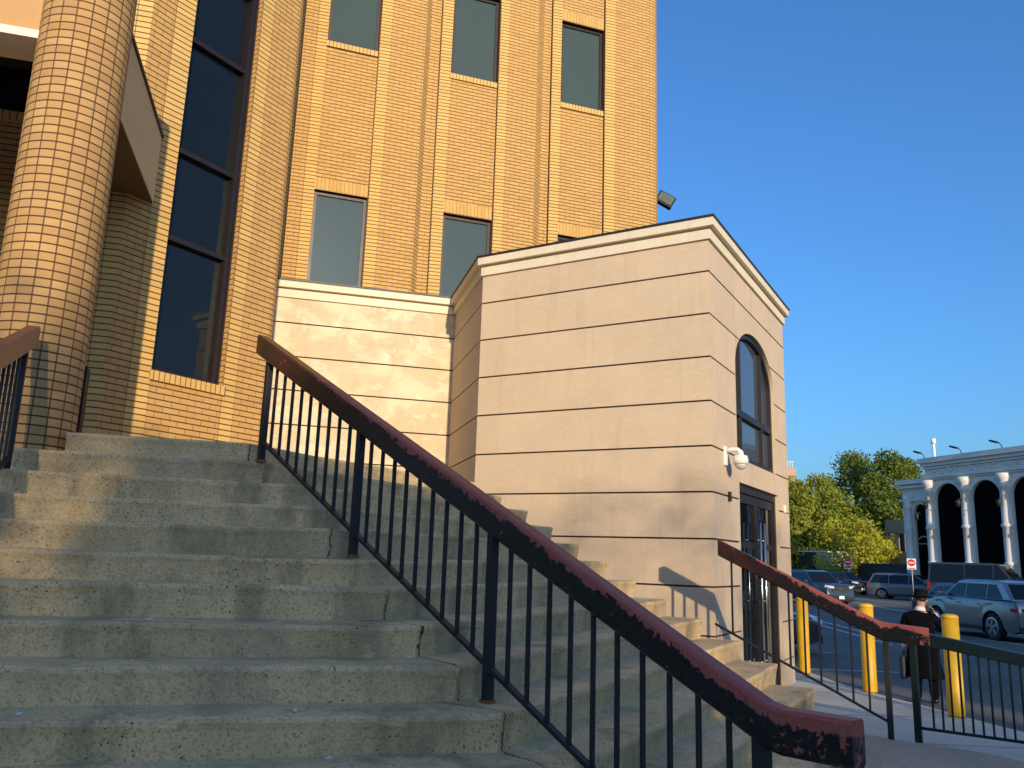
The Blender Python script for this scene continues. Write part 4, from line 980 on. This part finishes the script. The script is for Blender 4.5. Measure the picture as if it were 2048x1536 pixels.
# engaged banded columns
def acol(s, zc, r_, o=.05):
    mb = MB(); base = A_(s, ZA, o); top_ = zc
    zs_ = [ZA, ZA + .5, ZA + .5, 2.15, 2.2, 2.34, 2.4, 4.5, 4.55, 4.68, 4.75, top_ - .9, top_ - .85, top_ - .7, top_ - .5, top_ - .3, top_ - .02]
    rs_ = [1.25, 1.25, 1., 1., 1.22, 1.22, 1., 1., 1.22, 1.22, 1., .95, 1.2, 1.0, 1.1, 1.45, 1.5]
    mb.tube([Vector((base.x, base.y, z)) for z in zs_], [r_ * q for q in rs_], 14)
    mb.build('column', M_arc, arc_b, local=True)
for k in range(9): acol(c0s + pitch * (k - .5), zT + .30, pitch * .112)
acol(ap((1857, 1060))[0], wT - .95, .26, -.2); acol(ap((1815, 1060))[0], wT - .95, .24, -.2)
def sconce(px, lb):
    s_, z = ap(px); c = A_(s_, z, .62)
    r_ = thing('wall_lantern', lb, 'lantern', group='black lanterns on the arcade columns')
    mb = MB(); mb.tube([c + Z * .28, c + Z * .22, c + Z * .12, c - Z * .12, c - Z * .2], [.03, .15, .17, .12, .04], 8); mb.build('lantern', M_black, r_, local=True)
    mb = MB(); mb.tube([c + Z * .28, c + Z * .38 - an * .2, c - an * .42 + Z * .1], .03, 6); mb.build('bracket', M_black, r_, local=True)
for px, lb in (((1866, 1013), 'black wall lantern left of the first tall arch, beside the narrow wing'), ((1931, 1009), 'black wall lantern on the column between the first and second tall arches'), ((2013, 1008), 'black wall lantern right of the second tall arch'), ((1848, 1036), 'black wall lantern, lowest one, right of the narrow arch')): sconce(px, lb)
for k, (px, dx) in enumerate((((1849, 919), -1), ((1922, 906), -1), ((2003, 897), -1))):
    s_, z = ap(px); r_ = thing('roof_lamp', ('black roof lamp just left of the white antenna mast', 'black roof lamp above the second column of the arcade, middle of three', 'black roof lamp nearest the right edge of the photo')[k], 'lamp', group='black lamps along the arcade roofline')
    mb = MB(); c = A_(s_, zTop + .62, .6); mb.cbox(c, ad * .24 - Z * .09, an * .14, Z * .05 + ad * .02); mb.build('lamp_head', M_black, r_, local=True)
    mb = MB(); mb.tube([c + ad * .2, A_(s_ + .32, zTop + .42, .4), A_(s_ + .34, zTop + .1, .3)], .03, 6); mb.build('arm', M_black, r_, local=True)
mast = thing('antenna_mast', 'thin white antenna mast standing on the left end of the arcade roof', 'antenna')
s_, z = ap((1860, 884)); mb = MB(); mb.tube([A_(s_, zTop, -.3), A_(s_, z, -.3)], .09, 8); mb.build('mast', M_wp, mast, local=True)
mb = MB(); mb.tube([A_(s_, z - .1, -.3), A_(s_, z + .25, -.3)], .16, 8); mb.build('antenna_head', M_wp, mast, local=True)
# faint arched emblem over the narrow doorway (unreadable in the photo)
mb = MB()
for k in range(9):
    a = R(150 - 15 * k); c = A_((wa + wb_) / 2 + .5 * math.cos(a), ap((1834, 1078))[1] - .1 + .3 * math.sin(a), -.55); mb.cbox(c, ad * .05, an * .01, Z * .05)
for k in range(9): mb.cbox(A_((wa + wb_) / 2 - .6 + .15 * k, ap((1834, 1087))[1], -.55), ad * .06, an * .01, Z * .04)
mb.build('emblem', plain('dim_white_lettering', (.3, .3, .3), .6), arc_b, local=True)

# tan frame building left of the arcade
tb_ = thing('tan_building', 'tan concrete framed building just left of the narrow arch', 'building'); M_tan = plain('tan_render', (.30, .25, .17), .85, var=.08)
P0 = atd((1776, 1147), 86); P1 = atd((1812, 1147), 84); P0.z = P1.z = 0; d = (P1 - P0); dn = Vector((d.y, -d.x, 0)).normalized()
zA, zB, zC, zD_ = [atd((1790, y), 85).z for y in (1040, 1066, 1105, 1128)]
for z0, z1, nm in ((zB, zA, 'parapet'), (zD_, zC, 'spandrel')):
    mb = MB(); mb.box(P0 + Z * z0, d * 1.3, -dn * .6, Z * (z1 - z0)); mb.build(nm, M_tan, tb_, local=True)
for t in (0.0, .5, 1.0):
    mb = MB(); mb.box(P0 + d * t + Z * ZA, d * .06, -dn * .4, Z * (zB - ZA)); mb.build('post', M_tan, tb_, local=True)
mb = MB(); mb.box(P0 + Z * ZA - dn * 1.2, d * 1.25, -dn * .2, Z * (zB - ZA)); mb.build('back_wall', plain('dark_olive_wall', (.06, .06, .035), .9), tb_, local=True)

# ================================================================== HILL, HOUSES, TREES
def hillmat():
    m = N('leaf_strewn_slope'); n = m.noise(.25, 4); n2 = m.noise(3, 4)
    c = m.mix(m.ramp(n, .4, .6), (.12, .13, .04), (.24, .11, .045)); c = m.mix(m.math('MULTIPLY', n2, .5), c, (.05, .055, .025)); return m.out(c, .95)
mb = MB(); NX, NY = 44, 14
for j in range(NY):
    for i in range(NX): pass
gx = lambda i: -60 + 200 * i / (NX - 1)
def gz(x, y):
    t = max(0, min(1, (y - 86) / 70)); return ZA - .4 + 9.5 * t * t * (3 - 2 * t) + .8 * math.sin(x * .11) * t + .5 * math.sin(x * .31 + y * .1) * t
vs = []; fs = []
for j in range(NY):
    for i in range(NX):
        y = 80 + 130 * j / (NY - 1); vs.append((gx(i), y, gz(gx(i), y)))
for j in range(NY - 1):
    for i in range(NX - 1): a = j * NX + i; fs.append((a, a + 1, a + NX + 1, a + NX))
mb.add(vs, fs, smooth=True); tag(mb.build('hillside', hillmat()), kind='structure')

def leafmat(name, a, b_, c_):
    m = N(name); oi = m.n('ShaderNodeObjectInfo'); n = m.noise(.55, 3); n2 = m.noise(4.0, 2)
    c = m.mix(m.ramp(n, .35, .65), a, b_); c = m.mix(m.math('MULTIPLY', m.ramp(n2, .45, .7), .6), c, c_)
    m.b.inputs['Transmission Weight'].default_value = 0
    mt = m.out(c, .65, 0, .2)
    tr = m.t.nodes.new('ShaderNodeBsdfTranslucent'); mx = m.t.nodes.new('ShaderNodeMixShader'); mx.inputs[0].default_value = .28
    m.set(tr.inputs[0], c); o = m.t.nodes['Material Output']; m.t.links.new(m.b.outputs[0], mx.inputs[1]); m.t.links.new(tr.outputs[0], mx.inputs[2]); m.t.links.new(mx.outputs[0], o.inputs[0]); return mt
M_lf_y = leafmat('yellow_green_leaves', (.25, .27, .018), (.40, .38, .03), (.48, .41, .05))
M_lf_g = leafmat('mid_green_leaves', (.15, .19, .02), (.25, .27, .03), (.33, .32, .045))
M_lf_d = leafmat('dark_green_leaves', (.08, .125, .02), (.145, .19, .03), (.22, .25, .045))
M_bark = plain('grey_brown_bark', (.09, .07, .05), .9, var=.3, vs=12); M_birch = plain('pale_bark', (.40, .37, .31), .8, var=.2, vs=9)
def leaves(clumps, per, size, seed):
    g = np.random.default_rng(seed); cs = []
    for (c, r_, n_) in clumps:
        d = g.normal(size=(n_, 3)); d /= np.linalg.norm(d, axis=1)[:, None]; rad = r_ * g.uniform(.25, 1.05, n_) ** .55
        cs.append(np.array(c) + d * rad[:, None] * np.array([1, 1, .8]))
    P_ = np.concatenate(cs); n_ = len(P_); a = g.normal(size=(n_, 3)); a /= np.linalg.norm(a, axis=1)[:, None]; b_ = np.cross(a, g.normal(size=(n_, 3))); b_ /= np.linalg.norm(b_, axis=1)[:, None]
    s = size * g.uniform(.55, 1.3, n_)[:, None]; V = np.stack([P_ - a * s, P_ - b_ * s * .55, P_ + a * s, P_ + b_ * s * .55], 1).reshape(-1, 3)
    F = np.arange(n_ * 4).reshape(-1, 4); return V, F
def tree(label, P, H, cr, mat, bark, seed, per=150, leaf=.2, trunk_h=.35, name='tree', group='trees beyond the parking lot', squash=1., loc_z=None, clumps_n=34):
    g = random.Random(seed); root = thing(name, label, 'tree', P, group=group)
    mb = MB(); th = H * trunk_h; lean = g.uniform(-.04, .04) * H
    tr_top = Vector((lean, g.uniform(-.3, .3), H * .8)); mb.tube([(0, 0, -.3), (lean * .2, 0, th * .6), (lean * .5, 0, th), tuple(tr_top)], [H * .022, H * .017, H * .014, H * .004], 8)
    clumps = []
    for k in range(clumps_n):
        u = g.random(); zz_ = th + (H - th) * (.04 + .90 * u); env = math.sin(math.pi * min(1, (.14 + .86 * u)) ** .8) ** .7; ang = g.uniform(0, 6.283); rad = cr * env * g.uniform(.25, 1.0) * squash
        c = Vector((lean * u + math.cos(ang) * rad, math.sin(ang) * rad, zz_)); rc = cr * g.uniform(.20, .38)
        clumps.append((tuple(c), rc, int(per * g.uniform(.6, 1.3))))
        if k % 2 == 0:
            s0 = Vector((lean * .5, 0, th)).lerp(tr_top, max(0, u - .25)); mb.tube([s0, s0.lerp(c, .5) + Z * .2, c], [H * .007, H * .004, H * .0015], 5)
    mb.build('trunk', bark, root, local=True)
    V, F = leaves(clumps, per, leaf, seed); me = bpy.data.meshes.new('crown'); me.from_pydata(V.tolist(), [], F.tolist()); me.materials.append(mat); me.update()
    o = bpy.data.objects.new('crown', me); C.objects.link(o); o.parent = root; return root
def tpos(x, D):
    p = atd((x, 1147), D); return Vector((p.x, p.y, gz(p.x, p.y) if p.y > 80 else ZA))
def hgt(x, y, D): p = atd((x, y), D); return p.z - tpos(x, D).z
TR = [  # x px, top y px, distance, radius, mat, bark, label
 (1600, 962, 88, 4.4, M_lf_g, M_bark, 'leftmost olive green tree rising right behind the annex corner'),
 (1642, 955, 104, 5.0, M_lf_g, M_bark, 'mid green tree second from the annex corner'),
 (1668, 985, 96, 4.4, M_lf_g, M_bark, 'rounded mid green tree behind the yellow green one'),
 (1712, 908, 118, 6.4, M_lf_d, M_bark, 'tall dark green tree with ragged top under open sky'),
 (1694, 1040, 82, 5.0, M_lf_y, M_bark, 'bright yellow green tree low above the parked cars'),
 (1652, 1062, 87, 3.6, M_lf_y, M_bark, 'smaller yellow green tree beside the black shed'),
 (1752, 950, 108, 4.6, M_lf_d, M_birch, 'dark green tree with a pale slender trunk'),
 (1796, 906, 112, 5.6, M_lf_d, M_bark, 'tall dark green tree nearest the arcade roof'),
 (1828, 925, 122, 5.0, M_lf_d, M_bark, 'dark green tree peeping over the low arcade wing'),
 (1775, 985, 98, 3.8, M_lf_d, M_bark, 'low dark tree behind the tan framed building'),
 (1590, 1020, 84, 3.2, M_lf_g, M_bark, 'small shaded tree touching the annex corner'),
 (1734, 1010, 128, 5.4, M_lf_d, M_bark, 'deep shaded tree at the back of the slope'),
 (1620, 1010, 125, 5.4, M_lf_g, M_bark, 'distant green tree seen between the leftmost trees'),
]
for k, (x, y, D, r_, mt, bk, lb) in enumerate(TR):
    yy = k in (4, 5)
    tree(lb, tpos(x, D), hgt(x, y, D), r_, mt, bk, 100 + k, per=190, leaf=.20 if not yy else .17, trunk_h=.10 if yy or k == 10 else .24, clumps_n=46)
# shed, far roof, low wall
sh = thing('shed', 'low black carport with a pale side wall under the trees', 'shed'); P0 = atd((1600, 1147), 82); P1 = atd((1640, 1147), 80); P0.z = P1.z = gz(P0.x, P0.y); d = P1 - P0; dn = Vector((d.y, -d.x, 0)).normalized()
zr, zb_ = atd((1620, 1104), 81).z, atd((1620, 1126), 81).z
mb = MB(); mb.box(P0 + Z * (zr - P0.z) - d * .1, d * 1.3, -dn * 4, Z * .12); mb.build('roof', M_white, sh, local=True)
mb = MB(); mb.box(P0 + Z * (zb_ - P0.z - .3), d * .9, -dn * 3.5, Z * (zr - zb_ + .3)); mb.build('wall', M_black, sh, local=True)
mb = MB(); mb.box(P0 + d * .92 + Z * (zb_ - P0.z - .5) + dn * .1, d * .40, -dn * 3.5, Z * (zr - zb_ + .45)); mb.build('side_wall', plain('pale_wall', (.42, .43, .38), .8), sh, local=True)
fb = thing('far_building', 'far brick building top with thin roof antennas left of the trees', 'building'); P0 = atd((1560, 1147), 150); P1 = atd((1600, 1147), 150); d = P1 - P0; d.z = 0; P0.z = 0; dn = Vector((d.y, -d.x, 0)).normalized(); zt_ = atd((1585, 930), 150).z; zm = atd((1585, 952), 150).z
M_fb = plain('far_red_brown_brick', (.36, .21, .12), .9)
mb = MB(); mb.box(P0, d * 1.0, -dn * 8, Z * zm); mb.build('wall', M_fb, fb, local=True)
mb = MB(); mb.box(P0 - dn * -.3 + Z * zm, d * 1.0, -dn * 9, Z * (zt_ - zm) * .7); mb.build('parapet', plain('far_tan_parapet', (.50, .33, .22), .9), fb, local=True)
for k in range(5):
    mb = MB(); q = P0 + d * (.35 + .12 * k) + Z * (zt_ - (zt_ - zm) * .3); mb.tube([q, q + Z * rng.uniform(1.0, 1.7)], .06, 5); mb.build('antenna', M_trim, fb, local=True)
mb = MB(); mb.box(P0 + d * .3 + Z * (zt_ + .5), d * .6, -dn * .2, Z * .1); mb.build('rail', M_trim, fb, local=True)
P0 = atd((1716, 1147), 79); P1 = atd((1816, 1147), 71); P0.z = P1.z = ZA; d = P1 - P0; dn = Vector((d.y, -d.x, 0)).normalized(); zt_ = atd((1760, 1127), 75).z
mb = MB(); mb.box(P0, d, -dn * .25, Z * (zt_ - ZA)); o = mb.build('boundary_wall', plain('graffiti_darkened_wall', (.045, .04, .05), .9, var=.6, vs=1.6)); tag(o, 'low dark boundary wall between the slope and the arcade wing', 'wall')
hd = thing('hedge', 'grey green rounded hedge on the slope behind the boundary wall', 'hedge', tpos(1762, 84)); V, F = leaves([((-3 + 1.1 * k, g_ * .8, 1.0 + .5 * math.sin(k * .5)), 1.25, 420) for k in range(7) for g_ in (0, 1)], 0, .13, 55)
me = bpy.data.meshes.new('foliage'); me.from_pydata(V.tolist(), [], F.tolist()); me.materials.append(leafmat('grey_green_leaves', (.13, .145, .07), (.18, .19, .09), (.20, .21, .11))); o = bpy.data.objects.new('foliage', me); C.objects.link(o); o.parent = hd

# ================================================================== PERSON
def skin_mesh(name, chains, mat, parent, sub=2):
    """chains: list of islands; island = (points [(x,y,z,rx,ry)], edges, root index)"""
    me = bpy.data.meshes.new(name); V, E_, RR, roots = [], [], [], []
    for pts, ed, root in chains:
        b0 = len(V); V += [p[:3] for p in pts]; E_ += [(b0 + i, b0 + j) for i, j in ed]; RR += [(p[3], p[4]) for p in pts]; roots.append(b0 + root)
    me.from_pydata(V, E_, []); me.update(); o = bpy.data.objects.new(name, me); C.objects.link(o); o.parent = parent
    md = o.modifiers.new('skin', 'SKIN'); md.use_smooth_shade = True; md.branch_smoothing = .4
    for i, (a, b_) in enumerate(RR): me.skin_vertices[0].data[i].radius = (a, b_)
    for r_ in roots: me.skin_vertices[0].data[r_].use_root = True
    s = o.modifiers.new('subdivision', 'SUBSURF'); s.levels = sub; s.render_levels = sub; me.materials.append(mat); return o
M_skin = plain('skin', (.42, .24, .17), .55, var=.05); M_coat = plain('black_wool', (.0035, .0035, .005), .95, var=.2, spec=.1); M_hat = plain('black_felt', (.007, .006, .007), .9, spec=.15)
M_hair = plain('dark_hair', (.02, .013, .01), .7); M_shoe = plain('black_leather', (.012, .012, .012), .3); M_shirt = plain('white_shirt', (.70, .70, .70), .7)
pp = atz((1852, 1409), ZA)
pr_ = thing('person', 'man in black hat and long black coat seen from behind, hand raised to face', 'person', pp, R(-34))
BV = [(0, 0, .88, .13, .10), (0, .0, 1.06, .13, .10), (0, .02, 1.22, .13, .09), (0, .045, 1.355, .055, .055), (.012, .085, 1.43, .07, .075), (.02, .10, 1.50, .082, .092), (.02, .10, 1.57, .06, .07),
      (-.085, 0, .82, .085, .085), (-.095, .035, .46, .058, .058), (-.10, -.03, .10, .038, .038), (-.105, .10, .045, .04, .028),
      (.085, 0, .82, .085, .085), (.10, .12, .47, .058, .058), (.11, .11, .10, .038, .038), (.12, .24, .045, .04, .028),
      (-.15, .02, 1.235, .05, .05), (-.235, .0, 1.03, .043, .043), (-.25, .06, .80, .028, .024),
      (.15, .03, 1.235, .05, .05), (.27, .10, 1.08, .043, .043), (.175, .235, 1.27, .028, .024)]
BE = [(0, 1), (1, 2), (2, 3), (3, 4), (4, 5), (5, 6), (0, 7), (7, 8), (8, 9), (9, 10), (0, 11), (11, 12), (12, 13), (13, 14), (2, 15), (15, 16), (16, 17), (2, 18), (18, 19), (19, 20)]
def hand(wr, fwd, side, curl):
    wr, fwd, side, curl = Vector(wr), Vector(fwd).normalized(), Vector(side).normalized(), Vector(curl).normalized(); isl = []
    pm = wr + fwd * .045
    isl.append(([tuple(wr - fwd * .01) + (.022, .018), tuple(pm) + (.034, .015), tuple(wr + fwd * .085) + (.032, .013)], [(0, 1), (1, 2)], 0))
    for k, L in enumerate((.062, .075, .070, .055)):
        b0 = wr + fwd * .078 + side * (.026 - .0175 * k); m1 = b0 + fwd * L * .5 + curl * L * .12; m2 = m1 + fwd * L * .25 + curl * L * .35; 
        isl.append(([tuple(b0) + (.0085, .0085), tuple(m1) + (.008, .008), tuple(m2) + (.007, .007)], [(0, 1), (1, 2)], 0))
    t0 = wr + fwd * .03 + side * .028; t1 = t0 + side * .03 + fwd * .03 + curl * .01; t2 = t1 + fwd * .028 + curl * .012
    isl.append(([tuple(t0) + (.010, .010), tuple(t1) + (.009, .009), tuple(t2) + (.0075, .0075)], [(0, 1), (1, 2)], 0)); return isl
hands = hand((-.25, .06, .80), (0, .12, -1), (.25, 1, 0), (1, 0, -.1)) + hand((.175, .235, 1.27), (-.35, -.2, 1), (-.5, .8, 0), (-1, -.5, 0))
face = [([(.075, .165, 1.475, .014, .016), (.085, .195, 1.462, .011, .011)], [(0, 1)], 0), ([(-.062, .09, 1.475, .010, .02), (-.070, .085, 1.475, .006, .015)], [(0, 1)], 0), ([(.100, .09, 1.475, .010, .02), (.106, .085, 1.475, .006, .015)], [(0, 1)], 0)]
skin_mesh('body', [(BV, BE, 0)] + hands + face, M_skin, pr_)
for x in (.035, .085):
    mb = MB(); mb.tube([(x, .165, 1.50), (x + .002, .178, 1.50)], [.010, .004], 8); mb.build('eye', M_hat, pr_, local=True)
CV = [(0, 0, .86, .20, .15), (0, .0, 1.06, .20, .15), (0, .018, 1.22, .215, .15), (0, .03, 1.325, .12, .10), (-.185, .018, 1.245, .095, .09), (-.25, -.002, 1.02, .062, .062), (-.262, .045, .84, .048, .046), (.185, .028, 1.245, .095, .09), (.29, .10, 1.07, .062, .062), (.20, .20, 1.21, .048, .046)]
skin_mesh('coat', [(CV, [(0, 1), (1, 2), (2, 3), (2, 4), (4, 5), (5, 6), (2, 7), (7, 8), (8, 9)], 0)], M_coat, pr_)
mb = MB(); rings = []
for k, (z, rx, ry, dx) in enumerate(((1.10, .165, .125, 0), (.95, .19, .15, 0), (.80, .205, .165, .005), (.62, .225, .185, .01), (.46, .25, .20, .02), (.38, .262, .205, .025), (.375, .25, .19, .025), (.6, .20, .16, .01))):
    rings.append([Vector((dx + math.cos(R(a)) * rx * (1 + .05 * math.sin(a * .12 + k)), math.sin(R(a)) * ry + .01, z)) for a in range(0, 360, 15)])
for r0, r1 in zip(rings, rings[1:]):
    for q in range(24): mb.add([r0[q], r1[q], r1[(q + 1) % 24], r0[(q + 1) % 24]], [(0, 1, 2, 3)], smooth=True)
mb.build('coat_skirt', M_coat, pr_, local=True)
LV = [(0, 0, .88, .12, .10), (-.088, 0, .80, .10, .10), (-.097, .035, .46, .078, .078), (-.102, -.03, .05, .062, .068), (.088, 0, .80, .10, .10), (.103, .12, .47, .078, .078), (.113, .11, .05, .062, .068)]
skin_mesh('trousers', [(LV, [(0, 1), (1, 2), (2, 3), (0, 4), (4, 5), (5, 6)], 0)], M_coat, pr_)
for (x, y) in ((-.103, .02), (.115, .16)): skin_mesh('shoe', [([(x, y - .08, .05, .042, .045), (x, y + .03, .045, .046, .04), (x, y + .13, .035, .04, .028)], [(0, 1), (1, 2)], 0)], M_shoe, pr_)
mb = MB(); hc = Vector((.02, .095, 0)); tl = Vector((.05, .14, 0))
def hz(z, r_): return [Vector((hc.x + math.cos(R(a)) * r_, hc.y + math.sin(R(a)) * r_ * 1.12, z + .10 * -math.sin(R(a)) * r_)) for a in range(0, 360, 15)]
prof = [(1.535, .15), (1.527, .165), (1.532, .17), (1.54, .15), (1.545, .105), (1.59, .100), (1.625, .094), (1.642, .082), (1.636, .05), (1.628, .01)]
rr_ = [hz(*p) for p in prof]
for r0, r1 in zip(rr_, rr_[1:]):
    for q in range(24): mb.add([r0[q], r0[(q + 1) % 24], r1[(q + 1) % 24], r1[q]], [(0, 1, 2, 3)], smooth=True)
hat = mb.build('hat', M_hat, pr_, local=True)
mb = MB(); mb.tube([hc + Z * 1.548, hc + Z * 1.572], [.108, .105], 20); mb.build('hat_band', M_shoe, hat, local=True)
skin_mesh('hair', [([(.012, .062, 1.44, .06, .045), (.018, .07, 1.49, .080, .07), (.02, .085, 1.54, .085, .085)], [(0, 1), (1, 2)], 0)], M_hair, pr_)
skin_mesh('beard', [([(.06, .155, 1.40, .045, .035), (.065, .165, 1.35, .04, .03), (.065, .16, 1.30, .02, .02)], [(0, 1), (1, 2)], 0)], M_hair, pr_)
mb = MB(); mb.tube([(0, .034, 1.315), (.004, .05, 1.385)], [.088, .064], 16); mb.build('collar', M_shirt, pr_, local=True)
mb = MB(); mb.tube([(.195, .205, 1.225), (.172, .24, 1.285)], [.040, .036], 12); mb.build('cuff', M_shirt, pr_, local=True)
mb = MB(); mb.tube([(-.262, .045, .83), (-.25, .06, .79)], [.037, .034], 12); mb.build('cuff', M_shirt, pr_, local=True)
bag = thing('bag', 'dark navy shoulder bag hanging from the left hand of the man in black', 'bag', pp, R(-34)); M_bag = plain('navy_nylon', (.012, .016, .03), .5)
mb = MB(); mb.cbox((-.275, .09, .50), (.045, 0, 0), (0, .16, 0), (0, 0, .17)); mb.build('bag_body', M_bag, bag, local=True, bevel=.035)
mb = MB(); mb.tube([(-.275, -.02, .64), (-.27, .03, .72), (-.262, .08, .735), (-.27, .13, .72), (-.275, .18, .64)], .009, 8); mb.build('strap', M_bag, bag, local=True)

# ================================================================== ACROSS THE STREET, BEHIND THE CAMERA (unseen, added to keep the low evening sun off the lower steps and the lot)
Sv = Vector((math.sin(R(SUN_AZ)), math.cos(R(SUN_AZ)), 0)); Uv = Vector((-Sv.y, Sv.x, 0))
def US(u, D): return Uv * u + Sv * D
M_house = plain('brown_brick_houses', (.22, .13, .08), .9, vs=2); M_roof = plain('dark_shingles', (.05, .045, .04), .9)
def block(label, u0, u1, D, dep, h, gable=1.2):  # unseen houses added, roof heights shaped to block the low sun
    r_ = thing('sun_block_house', label, 'building'); mb = MB(); mb.box(US(u0, D) + Z * (ZA - .2), Uv * (u1 - u0), Sv * dep, Z * (h - gable - ZA + .2)); mb.build('wall', M_house, r_, local=True)
    mb = MB(); a, c = US(u0, D), US(u1, D); mid0, mid1 = US(u0, D + dep / 2), US(u1, D + dep / 2)
    mb.add([a + Z * (h - gable), c + Z * (h - gable), US(u1, D + dep) + Z * (h - gable), US(u0, D + dep) + Z * (h - gable), mid0 + Z * h, mid1 + Z * h], [(0, 1, 5, 4), (2, 3, 4, 5), (0, 4, 3), (1, 2, 5)]); mb.build('roof', M_roof, r_, local=True)
    wx_ = MB(); n = int((u1 - u0) / 2.6)
    for k in range(n):
        u = u0 + (k + .5) * (u1 - u0) / n
        for z in np.arange(1.0, h - gable - 1.6, 2.9): wx_.box(US(u - .5, D - .03) + Z * float(z), Uv * 1.0, Sv * .05, Z * 1.4)
    if wx_.v: wx_.build('windows', M_glass_b, r_, local=True)
TAN = math.tan(R(SUN_EL))
block('unseen brown row house added behind the camera to block the sun, lowest roof', -34, -1.05, 27, 7, 2.5 + TAN * 30.5)
block('unseen brown row house added behind the camera to block the sun, taller middle roof', -1.0, 3.0, 27, 7, 4.15 + TAN * 30.5)
block('unseen brown row house added behind the camera to block the sun, right of the middle roof', 3.1, 9.7, 27, 7, 2.0 + TAN * 30.5)
block('unseen long brown apartment house added behind the camera to shade the lot', 10.4, 64, 26, 14, 14.8, .2)
for k, (u, h, r_, n_) in enumerate(((-6.5, 2.2, 1.3, 45), (.2, 4.3, 1.2, 45), (1.7, 4.4, 1.2, 45))):  # unseen trees added to soften the edge of the houses' shade
    P_ = US(u, 22); tree('unseen street tree added behind the camera to soften the shade edge, number %s from the left' % 'one two three'.split()[k], Vector((P_.x, P_.y, ZA)), h + TAN * 22 - ZA, r_, M_lf_g, M_bark, 300 + k, per=n_, leaf=.14, trunk_h=.5, group='unseen trees added to block the sun', clumps_n=26)
def sun_thinning_leaves(label, u0, u1, z0, z1, n_, ramp, seed):  # leaf box added out of view to thin and soften the sunlight
    g = np.random.default_rng(seed); P_ = US((u0 + u1) / 2, 22); root = thing('tree', label, 'tree', (P_.x, P_.y, ZA), group='unseen trees added to block the sun')
    mb = MB(); mb.tube([(0, 0, 0), (0, 0, 3.5), (.1, 0, z0 + 1)], [.12, .10, .04], 8)
    for k in range(5): mb.tube([(0, 0, z0 - .6), tuple(Uv * (u1 - u0) * (k / 4 - .5) * .8 + Z * (z0 + (z1 - z0) * .6))], [.05, .012], 5)
    mb.build('trunk', M_bark, root, local=True)
    fu = g.uniform(0, 1, n_); fz_ = g.uniform(0, 1, n_) ** 1.35
    if ramp: fu = fu ** .55
    U_ = (fu - .5) * (u1 - u0); D_ = g.uniform(-1.2, 1.2, n_); Zc = z0 + fz_ * (z1 - z0) - ZA
    P3 = U_[:, None] * np.array(Uv)[None] + D_[:, None] * np.array(Sv)[None] + Zc[:, None] * np.array([0, 0, 1.])[None]
    a = g.normal(size=(n_, 3)); a /= np.linalg.norm(a, axis=1)[:, None]; b_ = np.cross(a, g.normal(size=(n_, 3))); b_ /= np.linalg.norm(b_, axis=1)[:, None]
    sz = .075 * g.uniform(.6, 1.2, n_)[:, None]; V = np.stack([P3 - a * sz, P3 - b_ * sz * .6, P3 + a * sz, P3 + b_ * sz * .6], 1).reshape(-1, 3)
    me = bpy.data.meshes.new('crown'); me.from_pydata(V.tolist(), [], np.arange(n_ * 4).reshape(-1, 4).tolist()); me.materials.append(M_lf_g); o = bpy.data.objects.new('crown', me); C.objects.link(o); o.parent = root
sun_thinning_leaves('unseen broad box of sparse leaves added to thin the sun, right of the denser trees', 3.0, 9.8, 5.2, 9.8, 4200, False, 71)
sun_thinning_leaves('unseen small box of sparse leaves added to soften the sun edge, left of the denser trees', -3.0, -.8, 5.0, 9.9, 5200, True, 72)
